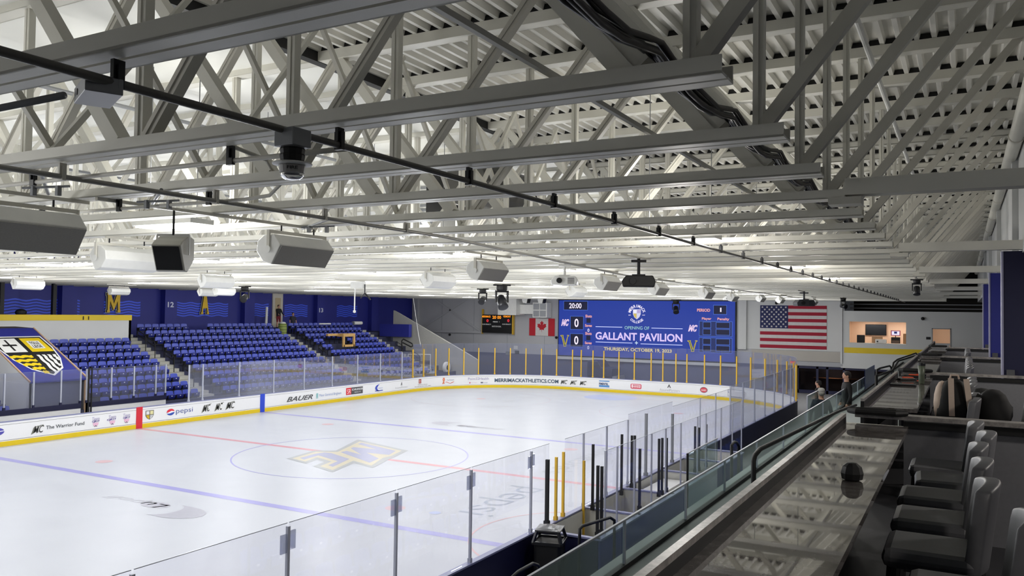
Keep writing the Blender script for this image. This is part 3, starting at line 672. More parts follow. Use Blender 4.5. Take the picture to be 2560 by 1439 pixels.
# high-bay lamps: luminous diffusers in slim housings; each also gets two added fill points
LENS = mat('lamp_lens', 'fdfdff', emit=9); LENS.node_tree.nodes['Principled BSDF'].inputs['Base Color'].default_value = (.8, .8, .8, 1)
LH = MB().box((-.62, -.2, .0), (.62, .2, .07)).mesh('housing', WHITE); LL = MB().box((-.58, -.17, -.025), (.58, .17, -.001)).mesh('lens', LENS)
LR = MB().tube([(-.5, 0, .07), (-.5, 0, 2.47)], .008, 5).tube([(.5, 0, .07), (.5, 0, 2.47)], .008, 5).mesh('hanger', GREYM)
LB = bpy.data.lights.new('lamp_light', 'AREA'); LB.shape = 'RECTANGLE'; LB.size = 1.1; LB.size_y = .32; LB.energy = LAMP_W; LB.color = (.95, .97, 1.0); LB.spread = math.radians(165)
def ordn(i): return ORD[i] if i < 12 else str(i+1)
LP = bpy.data.lights.new('lamp_fill', 'POINT'); LP.energy = FILL_OMNI; LP.shadow_soft_size = .22; LP.color = (.97, .98, 1.0)  # added point fill below the lamps, brightens truss undersides and walls
LP2 = bpy.data.lights.new('lamp_fill_warm', 'POINT'); LP2.energy = FILL_OMNI*.8; LP2.shadow_soft_size = .22; LP2.color = (1, .95, .88)
LU = bpy.data.lights.new('lamp_fill_up', 'POINT'); LU.energy = FILL_UP; LU.shadow_soft_size = .3; LU.color = (1, .985, .94)  # added fill above the lamps, standing in for light bounced off the ice
for i, (x, y) in enumerate(LAMPS):
    y = TY(round((y-T0)/TS-.5))+TS/2
    row, col = i//5, i % 5
    lab = 'bright lamp among the trusses, %s row from the camera, %s from the left wall' % (nth(row+1), ('first', 'second', 'third', 'fourth', 'fifth')[col]) if i < 50 else 'lamp near the truss ends on the right, %s of the short row' % ('nearest', 'middle', 'farthest', 'rear', 'rearmost')[i-50]
    t = thing('high_bay_lamp', lab, 'lamp', (x, y, 6.93), 0, 'bright lamps over the ice')
    for n, me in (('housing', LH), ('lens', LL), ('hanger', LR)):
        o = bpy.data.objects.new(n, me); C.objects.link(o); o.parent = t
    if i < 50:
        o = bpy.data.objects.new('light', LB); C.objects.link(o); o.parent = t; o.location = (0, 0, -.03)
    o = bpy.data.objects.new('fill_light', LP if i < 50 else LP2); C.objects.link(o); o.parent = t; o.location = (0, 0, -.85)
    o = bpy.data.objects.new('fill_uplight', LU); C.objects.link(o); o.parent = t; o.location = (0, 0, .5)

# ================================================================ BOARDS
bd = thing('dasher_boards', 'white rink boards with yellow kick strip, navy outside, all around the ice', 'rink boards')
PI_ = rink_path(0, 18); PO = rink_path(.10, 18); N = len(PI_)
def wallstrip(name, pin, pout, z0, z1, m, mo=None):
    mb = MB(); n = len(pin)
    for i in range(n):
        j = (i+1) % n; a, b, c, d = pin[i], pin[j], pout[j], pout[i]
        mb.add([(a[0], a[1], z0), (b[0], b[1], z0), (b[0], b[1], z1), (a[0], a[1], z1)], [(3, 2, 1, 0)], m)
        mb.add([(d[0], d[1], z0), (c[0], c[1], z0), (c[0], c[1], z1), (d[0], d[1], z1)], [(0, 1, 2, 3)], mo or m)
        mb.add([(a[0], a[1], z1), (b[0], b[1], z1), (c[0], c[1], z1), (d[0], d[1], z1)], [(0, 1, 2, 3)], m)
    return mb.build(name, None, bd)
wallstrip('board_panel', PI_, PO, 0, BZ, BOARD, NAVYD)
wallstrip('kickplate', rink_path(-.012, 18), PI_, 0, .2, YEL)
wallstrip('cap_rail', rink_path(-.01, 18), rink_path(.13, 18), BZ, BZ+.035, mat('cap_grey', '8184a6', .4, var=.05))
wallstrip('board_line', rink_path(-.006, 18), PI_, .235, .25, mat('line_brown', '6e6a5c', .5))
wallstrip('board_line', rink_path(-.006, 18), PI_, BZ-.1, BZ-.09, mat('line_brown', '6e6a5c', .5))
# arc length parametrisation
SL = [0]
for i in range(N): a, b = PI_[i], PI_[(i+1) % N]; SL.append(SL[-1]+math.hypot(b[0]-a[0], b[1]-a[1]))
def at_s(s, off=0.):
    s %= SL[-1]
    for i in range(N):
        if s <= SL[i+1]:
            a, b = PI_[i], PI_[(i+1) % N]; L = SL[i+1]-SL[i]
            if L < 1e-9: continue
            f = (s-SL[i])/L; tx, ty = (b[0]-a[0])/L, (b[1]-a[1])/L
            return Vector((a[0]+(b[0]-a[0])*f-ty*off, a[1]+(b[1]-a[1])*f+tx*off, 0)), Vector((tx, ty, 0))
def s_at(u, z, lo=None, hi=None):     # arc length of the board point seen at column u (far and left sides)
    lo = SL[18]+8 if lo is None else lo; hi = SL[18]+8+68 if hi is None else hi
    best = None
    for i in range(700):
        s = lo+(hi-lo)*i/699; p, _ = at_s(s); q = proj((p.x, p.y, z))
        if q[0] < 0 and best is None: pass
        e = abs(q[0]-u)
        if best is None or e < best[0]: best = (e, s)
    return best[1]
S_HI = s_at(1868, .6, SL[18]+8, SL[-1]*.62)
def SA(u, z=.6): return s_at(u, z, SL[18]+8, S_HI+1)
def bend(name, polys_fn, u0, u1, z0, z1, off=-.011):
    s0, s1 = SA(u0), SA(u1)
    mb = MB(); polys_fn(mb)
    out = []
    for (a, b, c) in mb.v:
        p, t_ = at_s(s0+(s1-s0)*a, off-c); out.append((p.x, p.y, z0+(z1-z0)*b))
    mb.v = out; return mb.build(name, None, bd)
def adtext(body, u0, u1, z0, z1, hexc, bold=.015, shear=0, name='advert_lettering', off=-.011):
    m = mat('ad_'+hexc, hexc, .5, var=0); vs, fs, _ = text2d(body, bold, shear)
    return bend(name, lambda mb: mb.add([(a, b, 0) for a, b in vs], fs, m), u0, u1, z0, z1, off)
def adpoly(polys, u0, u1, z0, z1, name='advert_mark', off=-.011):
    def fn(mb):
        for p, hexc, dz in polys: mb.add([(a, b, dz) for a, b in p], bpy_tess(p), mat('ad_'+hexc, hexc, .5, var=0))
    return bend(name, fn, u0, u1, z0, z1, off)
sq = [(0, 0), (1, 0), (1, 1), (0, 1)]
def rows(a, b): return [(0, a), (1, a), (1, b), (0, b)]
CI = [(.5+.5*math.cos(2*math.pi*i/28), .5+.5*math.sin(2*math.pi*i/28)) for i in range(28)]
def stripe(y, w, m, name):
    mb = MB(); mb.box((-RX-.001, y-w/2, 0), (-RX+.02, y+w/2, BZ+.04)); mb.build(name, m, bd)
stripe(0, .33, RED, 'red_stripe'); stripe(7.77, .33, BLUE, 'blue_stripe')
MC = [[(0,0),(.16,.1),(.3,.55),(.36,.2),(.5,.5),(.56,.2),(.72,.2),(.62,.75),(.78,.78),(1,1),(.72,.95),(.3,.85),(.2,.75)], ]
def mc(u0, u1, z0, z1):
    adpoly([(MC[0], '6d6e62', 0)], u0, u1, z0, z1)
    adtext('MC', u0+(u1-u0)*.08, u1-(u1-u0)*.02, z0+.1*(z1-z0), z1-.06*(z1-z0), 'f0f0ec', .05, .35, off=-.014)
    adtext('MC', u0+(u1-u0)*.1, u1-(u1-u0)*.04, z0+.12*(z1-z0), z1-.08*(z1-z0), '2b2b2a', .01, .35, off=-.017)
def shield(u0, u1, z0, z1):
    S = [(0, 1), (1, 1), (1, .45), (.8, .18), (.5, 0), (.2, .18), (0, .45)]
    adpoly([(S, '4d4a3a', 0), ([(.07, .56), (.46, .56), (.46, .94), (.07, .94)], 'dcdcdc', .004), ([(.54, .56), (.93, .56), (.93, .94), (.54, .94)], 'ddd6a0', .004),
            ([(.07, .5), (.46, .5), (.46, .07), (.24, .2), (.07, .45)], 'e0c020', .004), ([(.54, .5), (.93, .5), (.93, .45), (.76, .2), (.54, .07)], 'dfe0e2', .004)]+
           [([(.1, .45-.09*i), (.45, .45-.09*i), (.45, .43-.09*i), (.1, .43-.09*i)], '6a5a20', .007) for i in range(3)]+
           [([(.6+.1*i, .5), (.63+.1*i, .5), (.63+.1*i, .2), (.6+.1*i, .2)], '5a5a5a', .007) for i in range(3)], u0, u1, z0, z1)
adpoly([([(.5+.5*math.cos(t), .5+.5*math.sin(t)) for t in [2*math.pi*i/24 for i in range(24)]], '4f4ba8', 0), ([(0, .5), (1, .62), (1, .52), (0, .4)], 'e8e8f0', .004)], -30, 12, .46, .78)
mc(80, 110, .34, .72); adtext('The Warrior Fund', 116, 211, .49, .64, '55585c', .012)
for u in (230, 269, 307):
    adtext('Team', u+1, u+20, .62, .78, 'b9b3cc', .02, .2); adtext('CJR17', u, u+20, .52, .62, '5a3f94', .03)
    adpoly([([(.1, .9), (.9, .9), (.8, .3), (.5, 0), (.2, .3)], 'e3b4cc', 0), ([(.3, .0), (.5, .4), (.7, 0), (.6, 0), (.5, .2), (.4, 0)], '6a6470', .004)], u+1, u+19, .34, .54)
shield(362, 383, .36, .8)
adpoly([(CI, 'f0f0f4', 0), ([(.5+.5*math.cos(t), .5+.5*math.sin(t)) for t in [math.radians(a) for a in range(10, 191, 12)]]+[(.25, .5), (.6, .68)], 'd8283c', .004),
        ([(.5+.5*math.cos(t), .5+.5*math.sin(t)) for t in [math.radians(a) for a in range(200, 361, 12)]]+[(.7, .42), (.35, .3)], '2848a8', .004)], 417, 435, .44, .76)
adtext('pepsi', 439, 480, .42, .72, '46589c', -.005)
for u in (505, 537, 565): mc(u, u+22, .36, .8)
adtext('BAUER', 716, 782, .38, .66, '4a4b4d', .02, .4)
adpoly([(rows(0, .08), '6fb5b8', 0), ([(.05, .15), (.4, .15), (.4, 1), (.05, .9)], '8cc4c6', 0), ([(.5, .15), (.95, .15), (.95, .9), (.5, 1)], '8cc4c6', 0)], 789, 796, .38, .7)
adtext('Mass General Brigham', 798, 852, .42, .62, '98a8cf', .0)
adpoly([([(0, 0), (.3, 0), (.3, 1), (0, 1)], 'd8222f', 0), ([(.3, 0), (1, 0), (1, 1), (.3, 1)], '4b4a4c', 0)], 865, 907, .36, .8); adtext('SR', 868, 876, .42, .72, 'f6dede', .0, off=-.015); adtext('SCHRUENDER', 879, 906, .6, .72, 'e8e8e8', .02, off=-.015); adtext('REALTY', 886, 903, .44, .52, 'c8c8c8', .02, off=-.015)
adpoly([([(.5+.5*math.cos(t), .5+.5*math.sin(t)) for t in [math.radians(a) for a in range(80, 281, 15)]]+[(.35, .2), (.25, .5), (.4, .85)], '3a4cb4', 0), (rows(0, .12), '3a4cb4', 0)], 937, 957, .36, .8); adtext('Enterprise', 946, 957, .5, .6, '8a94d0', 0)
adpoly([([(0, 0), (.5, 1), (1, 0), (.7, 0), (.5, .5), (.3, 0)], '4a4a4c', 0)], 1001, 1006, .56, .82); adtext('AssuredPartners', 987, 1020, .36, .5, 'b0b0b2', -.01)
adpoly([(sq, 'a03c38', 0), ([(.2, .2), (.8, .2), (.8, .8), (.2, .8)], 'd8a8a0', .004), ([(.38, .38), (.62, .38), (.62, .62), (.38, .62)], '8a2824', .008)], 1046, 1053, .55, .85); adtext('Hastings House', 1044, 1068, .42, .48, '77706e', .02); adtext('Beverly & Danvers, MA', 1037, 1077, .3, .36, '6a6664', .02)
adpoly([([(.1, 0), (.3, 0), (.55, .7), (.45, 1), (.25, 1), (.15, .7), (.4, 0), (.5, .05), (.3, .7), (.35, .85), (.38, .7)], 'e08058', 0)], 1105, 1118, .38, .84); adtext('YourCareers', 1117, 1136, .62, .7, '8088a0', .02)
adpoly([([(0, .5), (.2, .9), (.4, .5), (.6, .2), (.8, .6), (1, .9), (1, .7), (.8, .3), (.6, 0), (.4, .3), (.2, .7)], 'd06048', 0)], 1112, 1134, .38, .56)
adtext('Point32Health', 1171, 1221, .6, .78, '8c7fae', -.005); adpoly([(sq, 'c86070', 0)], 1172, 1175, .34, .44); adtext('Harvard Pilgrim', 1176, 1193, .35, .42, 'd0a8b0', 0); adpoly([(sq, '707080', 0)], 1203, 1207, .34, .44); adtext('Tufts Health', 1208, 1220, .35, .42, 'a0a0b0', 0)
adtext('MERRIMACKATHLETICS.COM', 1236, 1395, .42, .7, '3d5166', .03)
for u in (1401, 1425, 1449): mc(u, u+18, .36, .72)
adpoly([(rows(0, .3), '5a90c8', 0), (rows(.85, 1), '5a90c8', 0)], 1497, 1523, .34, .82); adtext('PIMENTEL', 1498, 1522, .5, .66, '3f4f74', .04)
adpoly([([(.1, 0), (.9, 0), (1, .15), (1, .85), (.9, 1), (.1, 1), (0, .85), (0, .15)], 'd8405a', 0), ([(.12, .18), (.88, .18), (.92, .3), (.92, .82), (.85, .9), (.12, .9), (.08, .8), (.08, .3)], 'f4dce0', .004)], 1577, 1604, .36, .72)
adtext('MARKET', 1582, 1600, .56, .66, 'c82a48', .03, off=-.017); adtext('BASKET', 1582, 1600, .43, .53, 'c82a48', .03, off=-.017)
adpoly([([(0, 0), (.5, 1), (1, 0), (.7, 0), (.5, .5), (.3, 0)], '4a4a4c', 0)], 1669, 1677, .58, .84); adtext('AssuredPartners', 1648, 1699, .32, .5, 'a8a8aa', -.01)
adpoly([(CI, '60666e', 0), ([(.5+.44*math.cos(2*math.pi*i/24), .5+.42*math.sin(2*math.pi*i/24)) for i in range(24)], 'd04050', .004)], 1749, 1769, .38, .78); adtext('ZAXBYS', 1752, 1766, .5, .62, 'f0d8da', .02, off=-.017)
adpoly([(sq, '50545c', 0), ([(.02, .04), (.98, .04), (.98, .96), (.02, .96)], 'e9e9ea', .004)], 1819, 1862, .3, .78); adtext('LANDERS', 1821, 1860, .54, .7, '4b5e86', .03, off=-.017); adtext('ELECTRICAL', 1825, 1857, .35, .47, '5a6a8c', .02, off=-.017)
# reading on the right hand corner boards
def adright(body, x, y0, y1, z0, z1, hexc):
    text_on('advert_lettering', body, (x, y0, z0), (0, -1, 0), (0, 0, 1), mat('ad_'+hexc, hexc, .5, var=0), bd, bold=.03, w=y0-y1, h=z1-z0)
adright('GLADIATOR', RX-.012, 21.4, 17.0, .4, .7, '4a5a80')

# ---------------------------------------------------------------- glass and posts
def pane_mesh(a, b, z0, z1, th=.014):
    mb = MB(); mb.bar((a[0], a[1], (z0+z1)/2), (b[0], b[1], (z0+z1)/2), th, z1-z0); return mb
EDGE = mat('glass_edge', '8e93a0', .3, var=0)
_cnt = {}
def uniq(label, group):
    _cnt[label] = _cnt.get(label, 0)+1
    return label if group is None or 'ARE' not in label and '#' not in label else label.replace('#', nth(_cnt[label]))
def pane(a, b, z0, z1, m, label, group, inset=.02, th=.014):
    label = uniq(label, group)
    a, b = Vector((a[0], a[1], 0)), Vector((b[0], b[1], 0)); d = (b-a).normalized()*inset; a += d; b -= d
    c = (a+b)/2
    t = thing('rink_glass', label, 'glass pane', (c.x, c.y, z0), 0, group)
    z0 += .04; t.location.z = z0; o = pane_mesh(a-c, b-c, 0, z1-z0, th).build('pane', m, t)
    MB().bar((a.x-c.x, a.y-c.y, z1-z0), (b.x-c.x, b.y-c.y, z1-z0), th*.9, .008).build('top_edge', EDGE, t); return t
def post(x, y, z0, z1, m, label, group, w=.05, name='glass_post', base=None):
    label = uniq(label, group)
    t = thing(name, label, 'post', (x, y, z0), 0, group)
    MB().box((-w/2, -w/2, 0), (w/2, w/2, z1-z0)).build('upright', m, t)
    mb = MB(); mb.box((-w*.75, -w*.75, 0), (w*.75, w*.75, .12)); mb.build('foot_bracket', base or m, t); return t
# far long side
us = [508, 599, 685, 761, 831, 894, 951, 1005]; ys = [on(0, -RX-.06, u, 905).y for u in us]; ys = [2.85]+ys; XG = -RX-.06
for i, y in enumerate(ys): post(XG, y, BZ, 2.85, SILV, '# silver glass post along the far side boards, counted from the red line', 'silver posts of the far side glass', .06)
ys.append(22.0)
for a, b in zip(ys, ys[1:]): pane((XG, a), (XG, b), BZ, GZ+.03, GLASS, '# milky acrylic pane along the far side boards, counted from the red line', 'far side board glass')
# yellow posts around the far end
uy = [1034, 1060, 1090, 1124, 1160, 1198, 1236, 1275, 1315, 1353, 1392, 1431, 1453, 1482, 1508, 1546, 1585, 1626, 1658, 1689, 1718, 1761, 1801, 1841, 1876]
S = [s_at(u, 2.0, SL[18]+30, SL[-1]*.62) for u in uy]
sc1 = SL[18]+2*(RY-RR)+math.pi/2*RR+2*(RX-RR)   # start of the right corner
s_end = sc1+math.pi/2*RR
while S[-1]+1.35 < s_end: S.append(S[-1]+1.35)
SL0, _ = at_s(S[0])
pane((XG, 22.0), (SL0.x, SL0.y), BZ, GZ+.03, GLASS, '# milky acrylic pane along the far side boards, counted from the red line', 'far side board glass')
for i, s in enumerate(S):
    p, t_ = at_s(s, .06)
    o = post(p.x, p.y, BZ, 3.0, GOLD, '# yellow glass post around the far end, counted from the left corner', 'yellow posts around the far end', .075); o.rotation_euler[2] = math.atan2(t_.y, t_.x)
for a, b in zip(S, S[1:]):
    pa, _ = at_s(a, .06); pb, _ = at_s(b, .06)
    pane(pa, pb, BZ, 3.35, GLASS, '# tall clear pane between yellow posts, counted from the far left corner', 'far end board glass')
# near long side
XN = RX+.06
yn = [-26.8, -24.35, -21.85, -19.42, -16.99, -14.51, -12.17, -9.69]
nl = ['clear board glass pane cut by the bottom edge, left end', 'clear board glass pane beginning at the lower edge of the picture', 'tall clear pane in the near glass, second from the lower edge', 'tall clear pane in the near glass over the blue line', 'tall clear pane in front of the pepsi lettering', 'clear pane just left of the trash can', 'narrow clear pane behind the trash can']
for i, y in enumerate(yn):
    t = post(XN, y, BZ, GZ-.05, SILV, 'slim silver post of the near glass, %s from the bar end' % ORD[len(yn)-1-i].replace('nearest', 'first'), 'slim posts of the near glass', .045)
    if i:
        mb = MB(); mb.box((-.01, -.14, 1.42), (.012, -.03, 1.68)); mb.box((-.01, .03, 1.45), (.012, .14, 1.71)); mb.build('clip', glassmat('clip_acrylic', 'd8dae2', .12, gloss=.05) if 'clip_acrylic' not in MATS else MATS['clip_acrylic'], t)
for i, (a, b) in enumerate(zip(yn, yn[1:]+[])): pane((XN, a), (XN, b), BZ, GZ, GLASSN, nl[min(i, 6)], 'near board glass')
pane((XN, -9.69), (XN, -8.8), BZ, GZ, GLASSN, 'very narrow clear pane right of the trash can, ending the near glass', 'near board glass')
# penalty box zone
def npost(u, vt, ax, val, m, lab, z0=BZ, w=.055):
    p = on(ax, val, u, vt); return post(p.x, p.y, z0, p.z, m, lab, 'posts around the penalty boxes', w)
npost(1369, 1148, 0, XN, BLACK, 'thick black post rising beside the trash can lid', w=.075)
npost(1391, 1142, 0, XN, GOLD, 'yellow post, left of the pair behind the trash can')
npost(1409, 1129, 0, XN, GOLD, 'yellow post, right of the pair behind the trash can')
npost(1460, 1151, 0, XN+.1, GOLD, 'short yellow post inside the penalty box gate', .2)
for u, v, lab, vv in ((1495, 1163, 'left black post of the pair at the penalty box corner', 14.35), (1505, 1165, 'right black post of the pair at the penalty box corner', 14.35), (1483, 1110, 'black post standing behind the first penalty box', 13.3), (1555, 1085, 'slim black post between the penalty boxes', 13.3), (1580, 1088, 'slim black post at the scorer desk left edge', 13.2), (1587, 1088, 'slim black post at the scorer desk', 13.3), (1600, 1121, 'black post in front of the scorer desk', 14.3), (1648, 1096, 'black post behind the scorer box, left', 14.2), (1656, 1094, 'black post behind the scorer box, right', 14.2), (1667, 1094, 'black post at the scorer box corner', 14.2), (1738, 1065, 'black post at the second penalty box, left', 14.1), (1748, 1068, 'black post at the second penalty box, middle', 14.1), (1766, 1060, 'black post at the second penalty box, right', 14.1)):
    npost(u, v, 0, vv, BLACK, lab, .97)
for u, v, lab in ((1616, 1033, 'tall silver post at the left of the scorer box'), (1672, 1033, 'tall silver post at the right of the scorer box')):
    p = on(0, 12.98 if u == 1616 else 12.98, u, v); y = -2.35 if u == 1616 else .15; post(XN, y, BZ, proj and on(1, y, u, v).z if True else 2.9, GREYM, lab, 'tall posts of the scorer box', .07)
segs = [(-8.0, -6.9), (-6.9, -5.4), (-5.4, -3.85)]
for a, b in segs: pane((XN, a), (XN, b), BZ, GZ, GLASSN, '# clear pane on the boards before the first penalty box, counted from the trash can', 'penalty box front glass')
for y in (-6.9, -5.4, -3.85, 3.3, 5.4): post(XN, y, BZ, GZ, SILV, '# slim silver post on the boards by the penalty boxes, counted from the trash can', 'slim posts before the penalty boxes', .04)
for a, b in ((-3.85, -2.35), (-2.35, .15)): pane((XN, a), (XN, b), BZ, 2.95, GLASSN, '# tall clear pane at the scorer box front, counted from the trash can', 'scorer box glass')
for a, b in ((.15, 1.7), (1.7, 3.3), (3.3, 5.4), (5.4, 7.6)): pane((XN, a), (XN, b), BZ, GZ, GLASSN, '# clear board pane beyond the scorer box, counted away from the camera', 'glass beyond the scorer box')
yb = [-9.0, -8.3, -7.2, -6.0, -4.9, -3.6, -2.0, -1.1, .65, 2.1, 3.4]
for y in yb: post(14.45, y, .9, GZ, SILV, '# slim silver post of the glass behind the penalty boxes, counted away from the camera', 'posts behind the penalty boxes', .035)
for a, b in zip(yb, yb[1:]): pane((14.45, a), (14.45, b), .97, GZ, GLASSN, '# clear pane behind the penalty boxes, counted away from the camera', 'glass behind the penalty boxes')
yt = [7.6, 9.8, 12.0, 14.2, 16.4, 18.6, 20.8, 22.0]
for y in yt: post(XN, y, BZ, GZ+.1, SILV, '# slim silver post on the right side boards beyond the penalty boxes', 'posts of the far near-side glass', .05)
for a, b in zip(yt, yt[1:]): pane((XN, a), (XN, b), BZ, GZ+.1, GLASS, '# pale acrylic pane on the right side boards beyond the penalty boxes', 'right side board glass')
# penalty boxes
pb = thing('penalty_boxes', 'row of navy and beige penalty boxes behind the near boards', 'penalty box')
BEI = mat('box_beige', 'c9c8bf', .6)
MB().box((14.4, -9.35, 0), (14.5, 3.4, .97)).build('back_wall', NAVY, pb); MB().box((14.385, -9.3, 0), (14.4, 3.4, .95)).build('inner_lining', BEI, pb)
for y in (-9.35, -6.9, -4.3, -1.2, 1.2, 3.4):
    MB().box((13.1, y-.04, 0), (14.45, y+.04, .97)).build('divider', BEI if y > -9 else NAVYD, pb); MB().box((13.08, y-.06, .97), (14.5, y+.06, 1.01)).build('divider_cap', mat('cap_grey', '8184a6', .4), pb)
MB().box((14.36, -9.4, .97), (14.54, 3.45, 1.01)).build('back_cap', mat('cap_grey', '8184a6', .4), pb)
MB().box((13.06, -9.3, 0), (13.1, 3.4, .95)).build('front_lining', BEI, pb)
for a, b in ((-9.2, -7.1), (-6.8, -4.4), (1.3, 3.3)):
    MB().box((13.95, a, .42), (14.35, b, .47)).build('bench_seat', mat('bench_grey', '77787c', .5), pb)
t = thing('scorer_desk', 'white scorer desk with papers between the penalty boxes', 'desk', (13.55, -2.6, 0))
MB().box((-.35, -1.3, .7), (.3, 1.3, .76)).build('desk_top', WHITE, t); MB().box((-.3, -1.2, 0), (-.25, 1.2, .7)).build('front_panel', NAVY, t)
for i in range(5):
    mb = MB(); a = random.uniform(-.15, .15); mb.box((-.1, -.12, 0), (.1, .12, .004)); o = mb.build('paper_sheet', WHITE); o.location = (13.5+a, -6.2+i*.25+.1*a, .49+.006*i); o.rotation_euler[2] = a*5
    tag(o, '%s loose white sheet in the heap on the penalty box bench' % nth(i+1), 'paper', 'loose papers in the penalty box')
# trash can
t = thing('trash_can', 'black trash can with a four-opening hood behind the near glass', 'trash can', (13.56, -9.86, 0), math.radians(15))
mb = MB(); s = .29
mb.prism([(-s, -s+.06), (-s+.06, -s), (s-.06, -s), (s, -s+.06), (s, s-.06), (s-.06, s), (-s+.06, s), (-s, s-.06)], 2, .02, .95); mb.build('bin_body', BLACK, t, bevel=.02)
mb = MB()
for sx, sy in ((-1, -1), (1, -1), (1, 1), (-1, 1)): mb.bar((sx*.30, sy*.30, .95), (sx*.23, sy*.23, 1.19), .07, .05)
for (a, b) in (((-.3, -.3), (.3, -.3)), ((.3, -.3), (.3, .3)), ((.3, .3), (-.3, .3)), ((-.3, .3), (-.3, -.3))):
    mb.bar((a[0], a[1], .955), (b[0], b[1], .955), .06, .07); mb.bar((a[0]*.78, a[1]*.78, 1.19), (b[0]*.78, b[1]*.78, 1.19), .05, .05)
mb.build('hood_frame', DARKM, t, bevel=.01)
mb = MB(); n = 8
for i in range(n+1):
    for j in range(n+1):
        x, y = -.27+.54*i/n, -.27+.54*j/n; mb.v.append((x, y, 1.2+.07*(1-(x/.27)**2)*(1-(y/.27)**2)+.02))
for i in range(n):
    for j in range(n): a = i*(n+1)+j; mb.f.append([a, a+n+1, a+n+2, a+1]); mb.mi.append(0)
mb.v += [(x, y, 1.2) for x, y in ((-.27, -.27), (.27, -.27), (.27, .27), (-.27, .27))]; k = len(mb.v)-4; mb.f.append([k+3, k+2, k+1, k]); mb.mi.append(0)
mb.box((-.27, -.27, 1.2), (.27, .27, 1.222)); mb.build('hood_top', mat('hood_grey', '5b5c5e', .3), t, smooth=False)

# ================================================================ FAR STAND
def RK(k): return -15.3-.84*(k-1), .53+.372*(k-1)      # seat back x, tread height of row k
mb = MB()
for k in range(1, 11):
    x, z = RK(k); mb.box((x-.45-.0, -22, 0 if k == 1 else z-.6), (x+.39, 33, z))
mb.box((XL, -22, 3.2), (RK(10)[0]-.45, 33, 3.88)); mb.box((-15.0, -22, 0), (-14.88, 33, .9))
st = struct('floor_stand', mb, mat('tier_dark', '3b3e58', .7, var=.1, scale=3), 'stepped floor of the far stand'); st['category'] = 'stand'
for i, (ya, yb) in enumerate(((5.7, 6.85), (18.5, 19.7), (27.6, 29.0))):
    mb = MB()
    for k in range(1, 11):
        x, z = RK(k); mb.box((x-.46, ya, z-.36), (x+.4, yb, z+.012)); mb.box((x+.0, ya, z), (x+.40-.0, yb, z+.0121)); mb.box((x-.46, ya, z+.01), (x-.04, yb, z+.19))
    o = struct('floor_aisle_%d' % (i+1), mb, CONCL, 'pale concrete aisle steps between seat blocks'); o['category'] = 'steps'
for j, (ya, ks) in enumerate(((6.3, (3, 5, 7, 8)), (19.1, (2, 5, 7)), (28.2, (3, 5)))):
    for k in ks:
        x, z = RK(k); t = thing('aisle_handrail', 'black looped handrail in the %s aisle of the far stand, by the %s row' % (('left', 'middle', 'right')[j], nth(k)), 'handrail', (x+.2, ya, z), 0, 'aisle handrails')
        MB().tube([(0, 0, 0), (0, 0, .85), (-.1, 0, .95), (-.7, 0, 1.2), (-.75, 0, 1.1), (-.7, 0, .95), (-.1, 0, .7), (0, 0, .65)], .025, 7).build('rail', BLACK, t)
# stadium seat: shell back, tipped-up seat pan, arm bracket, number plate
def seat_meshes(mback, mpan, dark):
    R = {}
    mb = MB(); n = 6; vs = []
    for j in range(6):
        z = .42+.40*j/5; xo = -.02-.05*(j/5)**1.2
        for i in range(n+1):
            y = -.235+.47*i/n; rnd = (0 if j < 4 else (.02 if j == 4 else .06)); yy = y*(1-rnd*1.6); vs.append((xo-.035*(1-(y/.235)**2)*.9, yy, z-(.02*(abs(y)/.235)**3 if j == 5 else 0)))
    m = len(vs); back = [(a-.025, b, c) for a, b, c in vs]; W_ = n+1
    fs = [(j*W_+i, j*W_+i+1, (j+1)*W_+i+1, (j+1)*W_+i) for j in range(5) for i in range(n)]
    fb = [tuple(m+q for q in f[::-1]) for f in fs]
    rim = [i for i in range(n+1)]+[j*W_+n for j in range(1, 6)]+[5*W_+i for i in range(n-1, -1, -1)]+[j*W_ for j in range(4, 0, -1)]
    sd = [(rim[i], m+rim[i], m+rim[(i+1) % len(rim)], rim[(i+1) % len(rim)]) for i in range(len(rim))]
    mb.add(vs+back, fs+fb+sd); R['backrest'] = mb.mesh('backrest', mback)
    mb = MB(); mb.prism([(.02, .42), (.09, .41), (.14, .50), (.15, .62), (.11, .64), (.05, .54)], 1, -.21, .21); R['seat_pan'] = mb.mesh('seat_pan', mpan)
    mb = MB(); mb.box((-.05, -.265, .0), (.0, -.245, .45)); mb.box((-.06, -.268, .42), (.2, -.242, .60)); mb.box((.02, -.25, .36), (.06, .25, .42)); R['arm_frame'] = mb.mesh('arm_frame', dark)
    mb = MB(); mb.box((.137, -.03, .54), (.155, .03, .58)); R['number_plate'] = mb.mesh('number_plate', mat('plate_white', 'd8dce8', .5))
    return R
SM = seat_meshes(SEATM, SEATD, BLACK); SMN = seat_meshes(SEATN, SEATN, BLACK)
seats = []
for k in range(1, 11):
    x, z = RK(k)
    blocks = [('left', 5.42, -22, -1), ('middle', 7.1, 18.4, 1), ('right', 19.9, 27.3, 1)]
    for nm, a, b, sgn in blocks:
        y = a+.26*sgn
        while (y < b if sgn > 0 else y > b):
            ok = True
            if nm == 'left':
                if k > 8: ok = False
                if y < -9: ok = False
                if -4.6 < y < -.35+(-1.1 if False else 0) : ok = False
            if nm == 'middle' and k == 10 and abs(y-11.6) < .6: ok = False
            if nm == 'right' and k in (6, 7) and 20.9 < y < 23.7: ok = False
            if ok: seats.append(((Vector((x, y, z))-CP).length, x, y, z, nm, k))
            y += .53*sgn
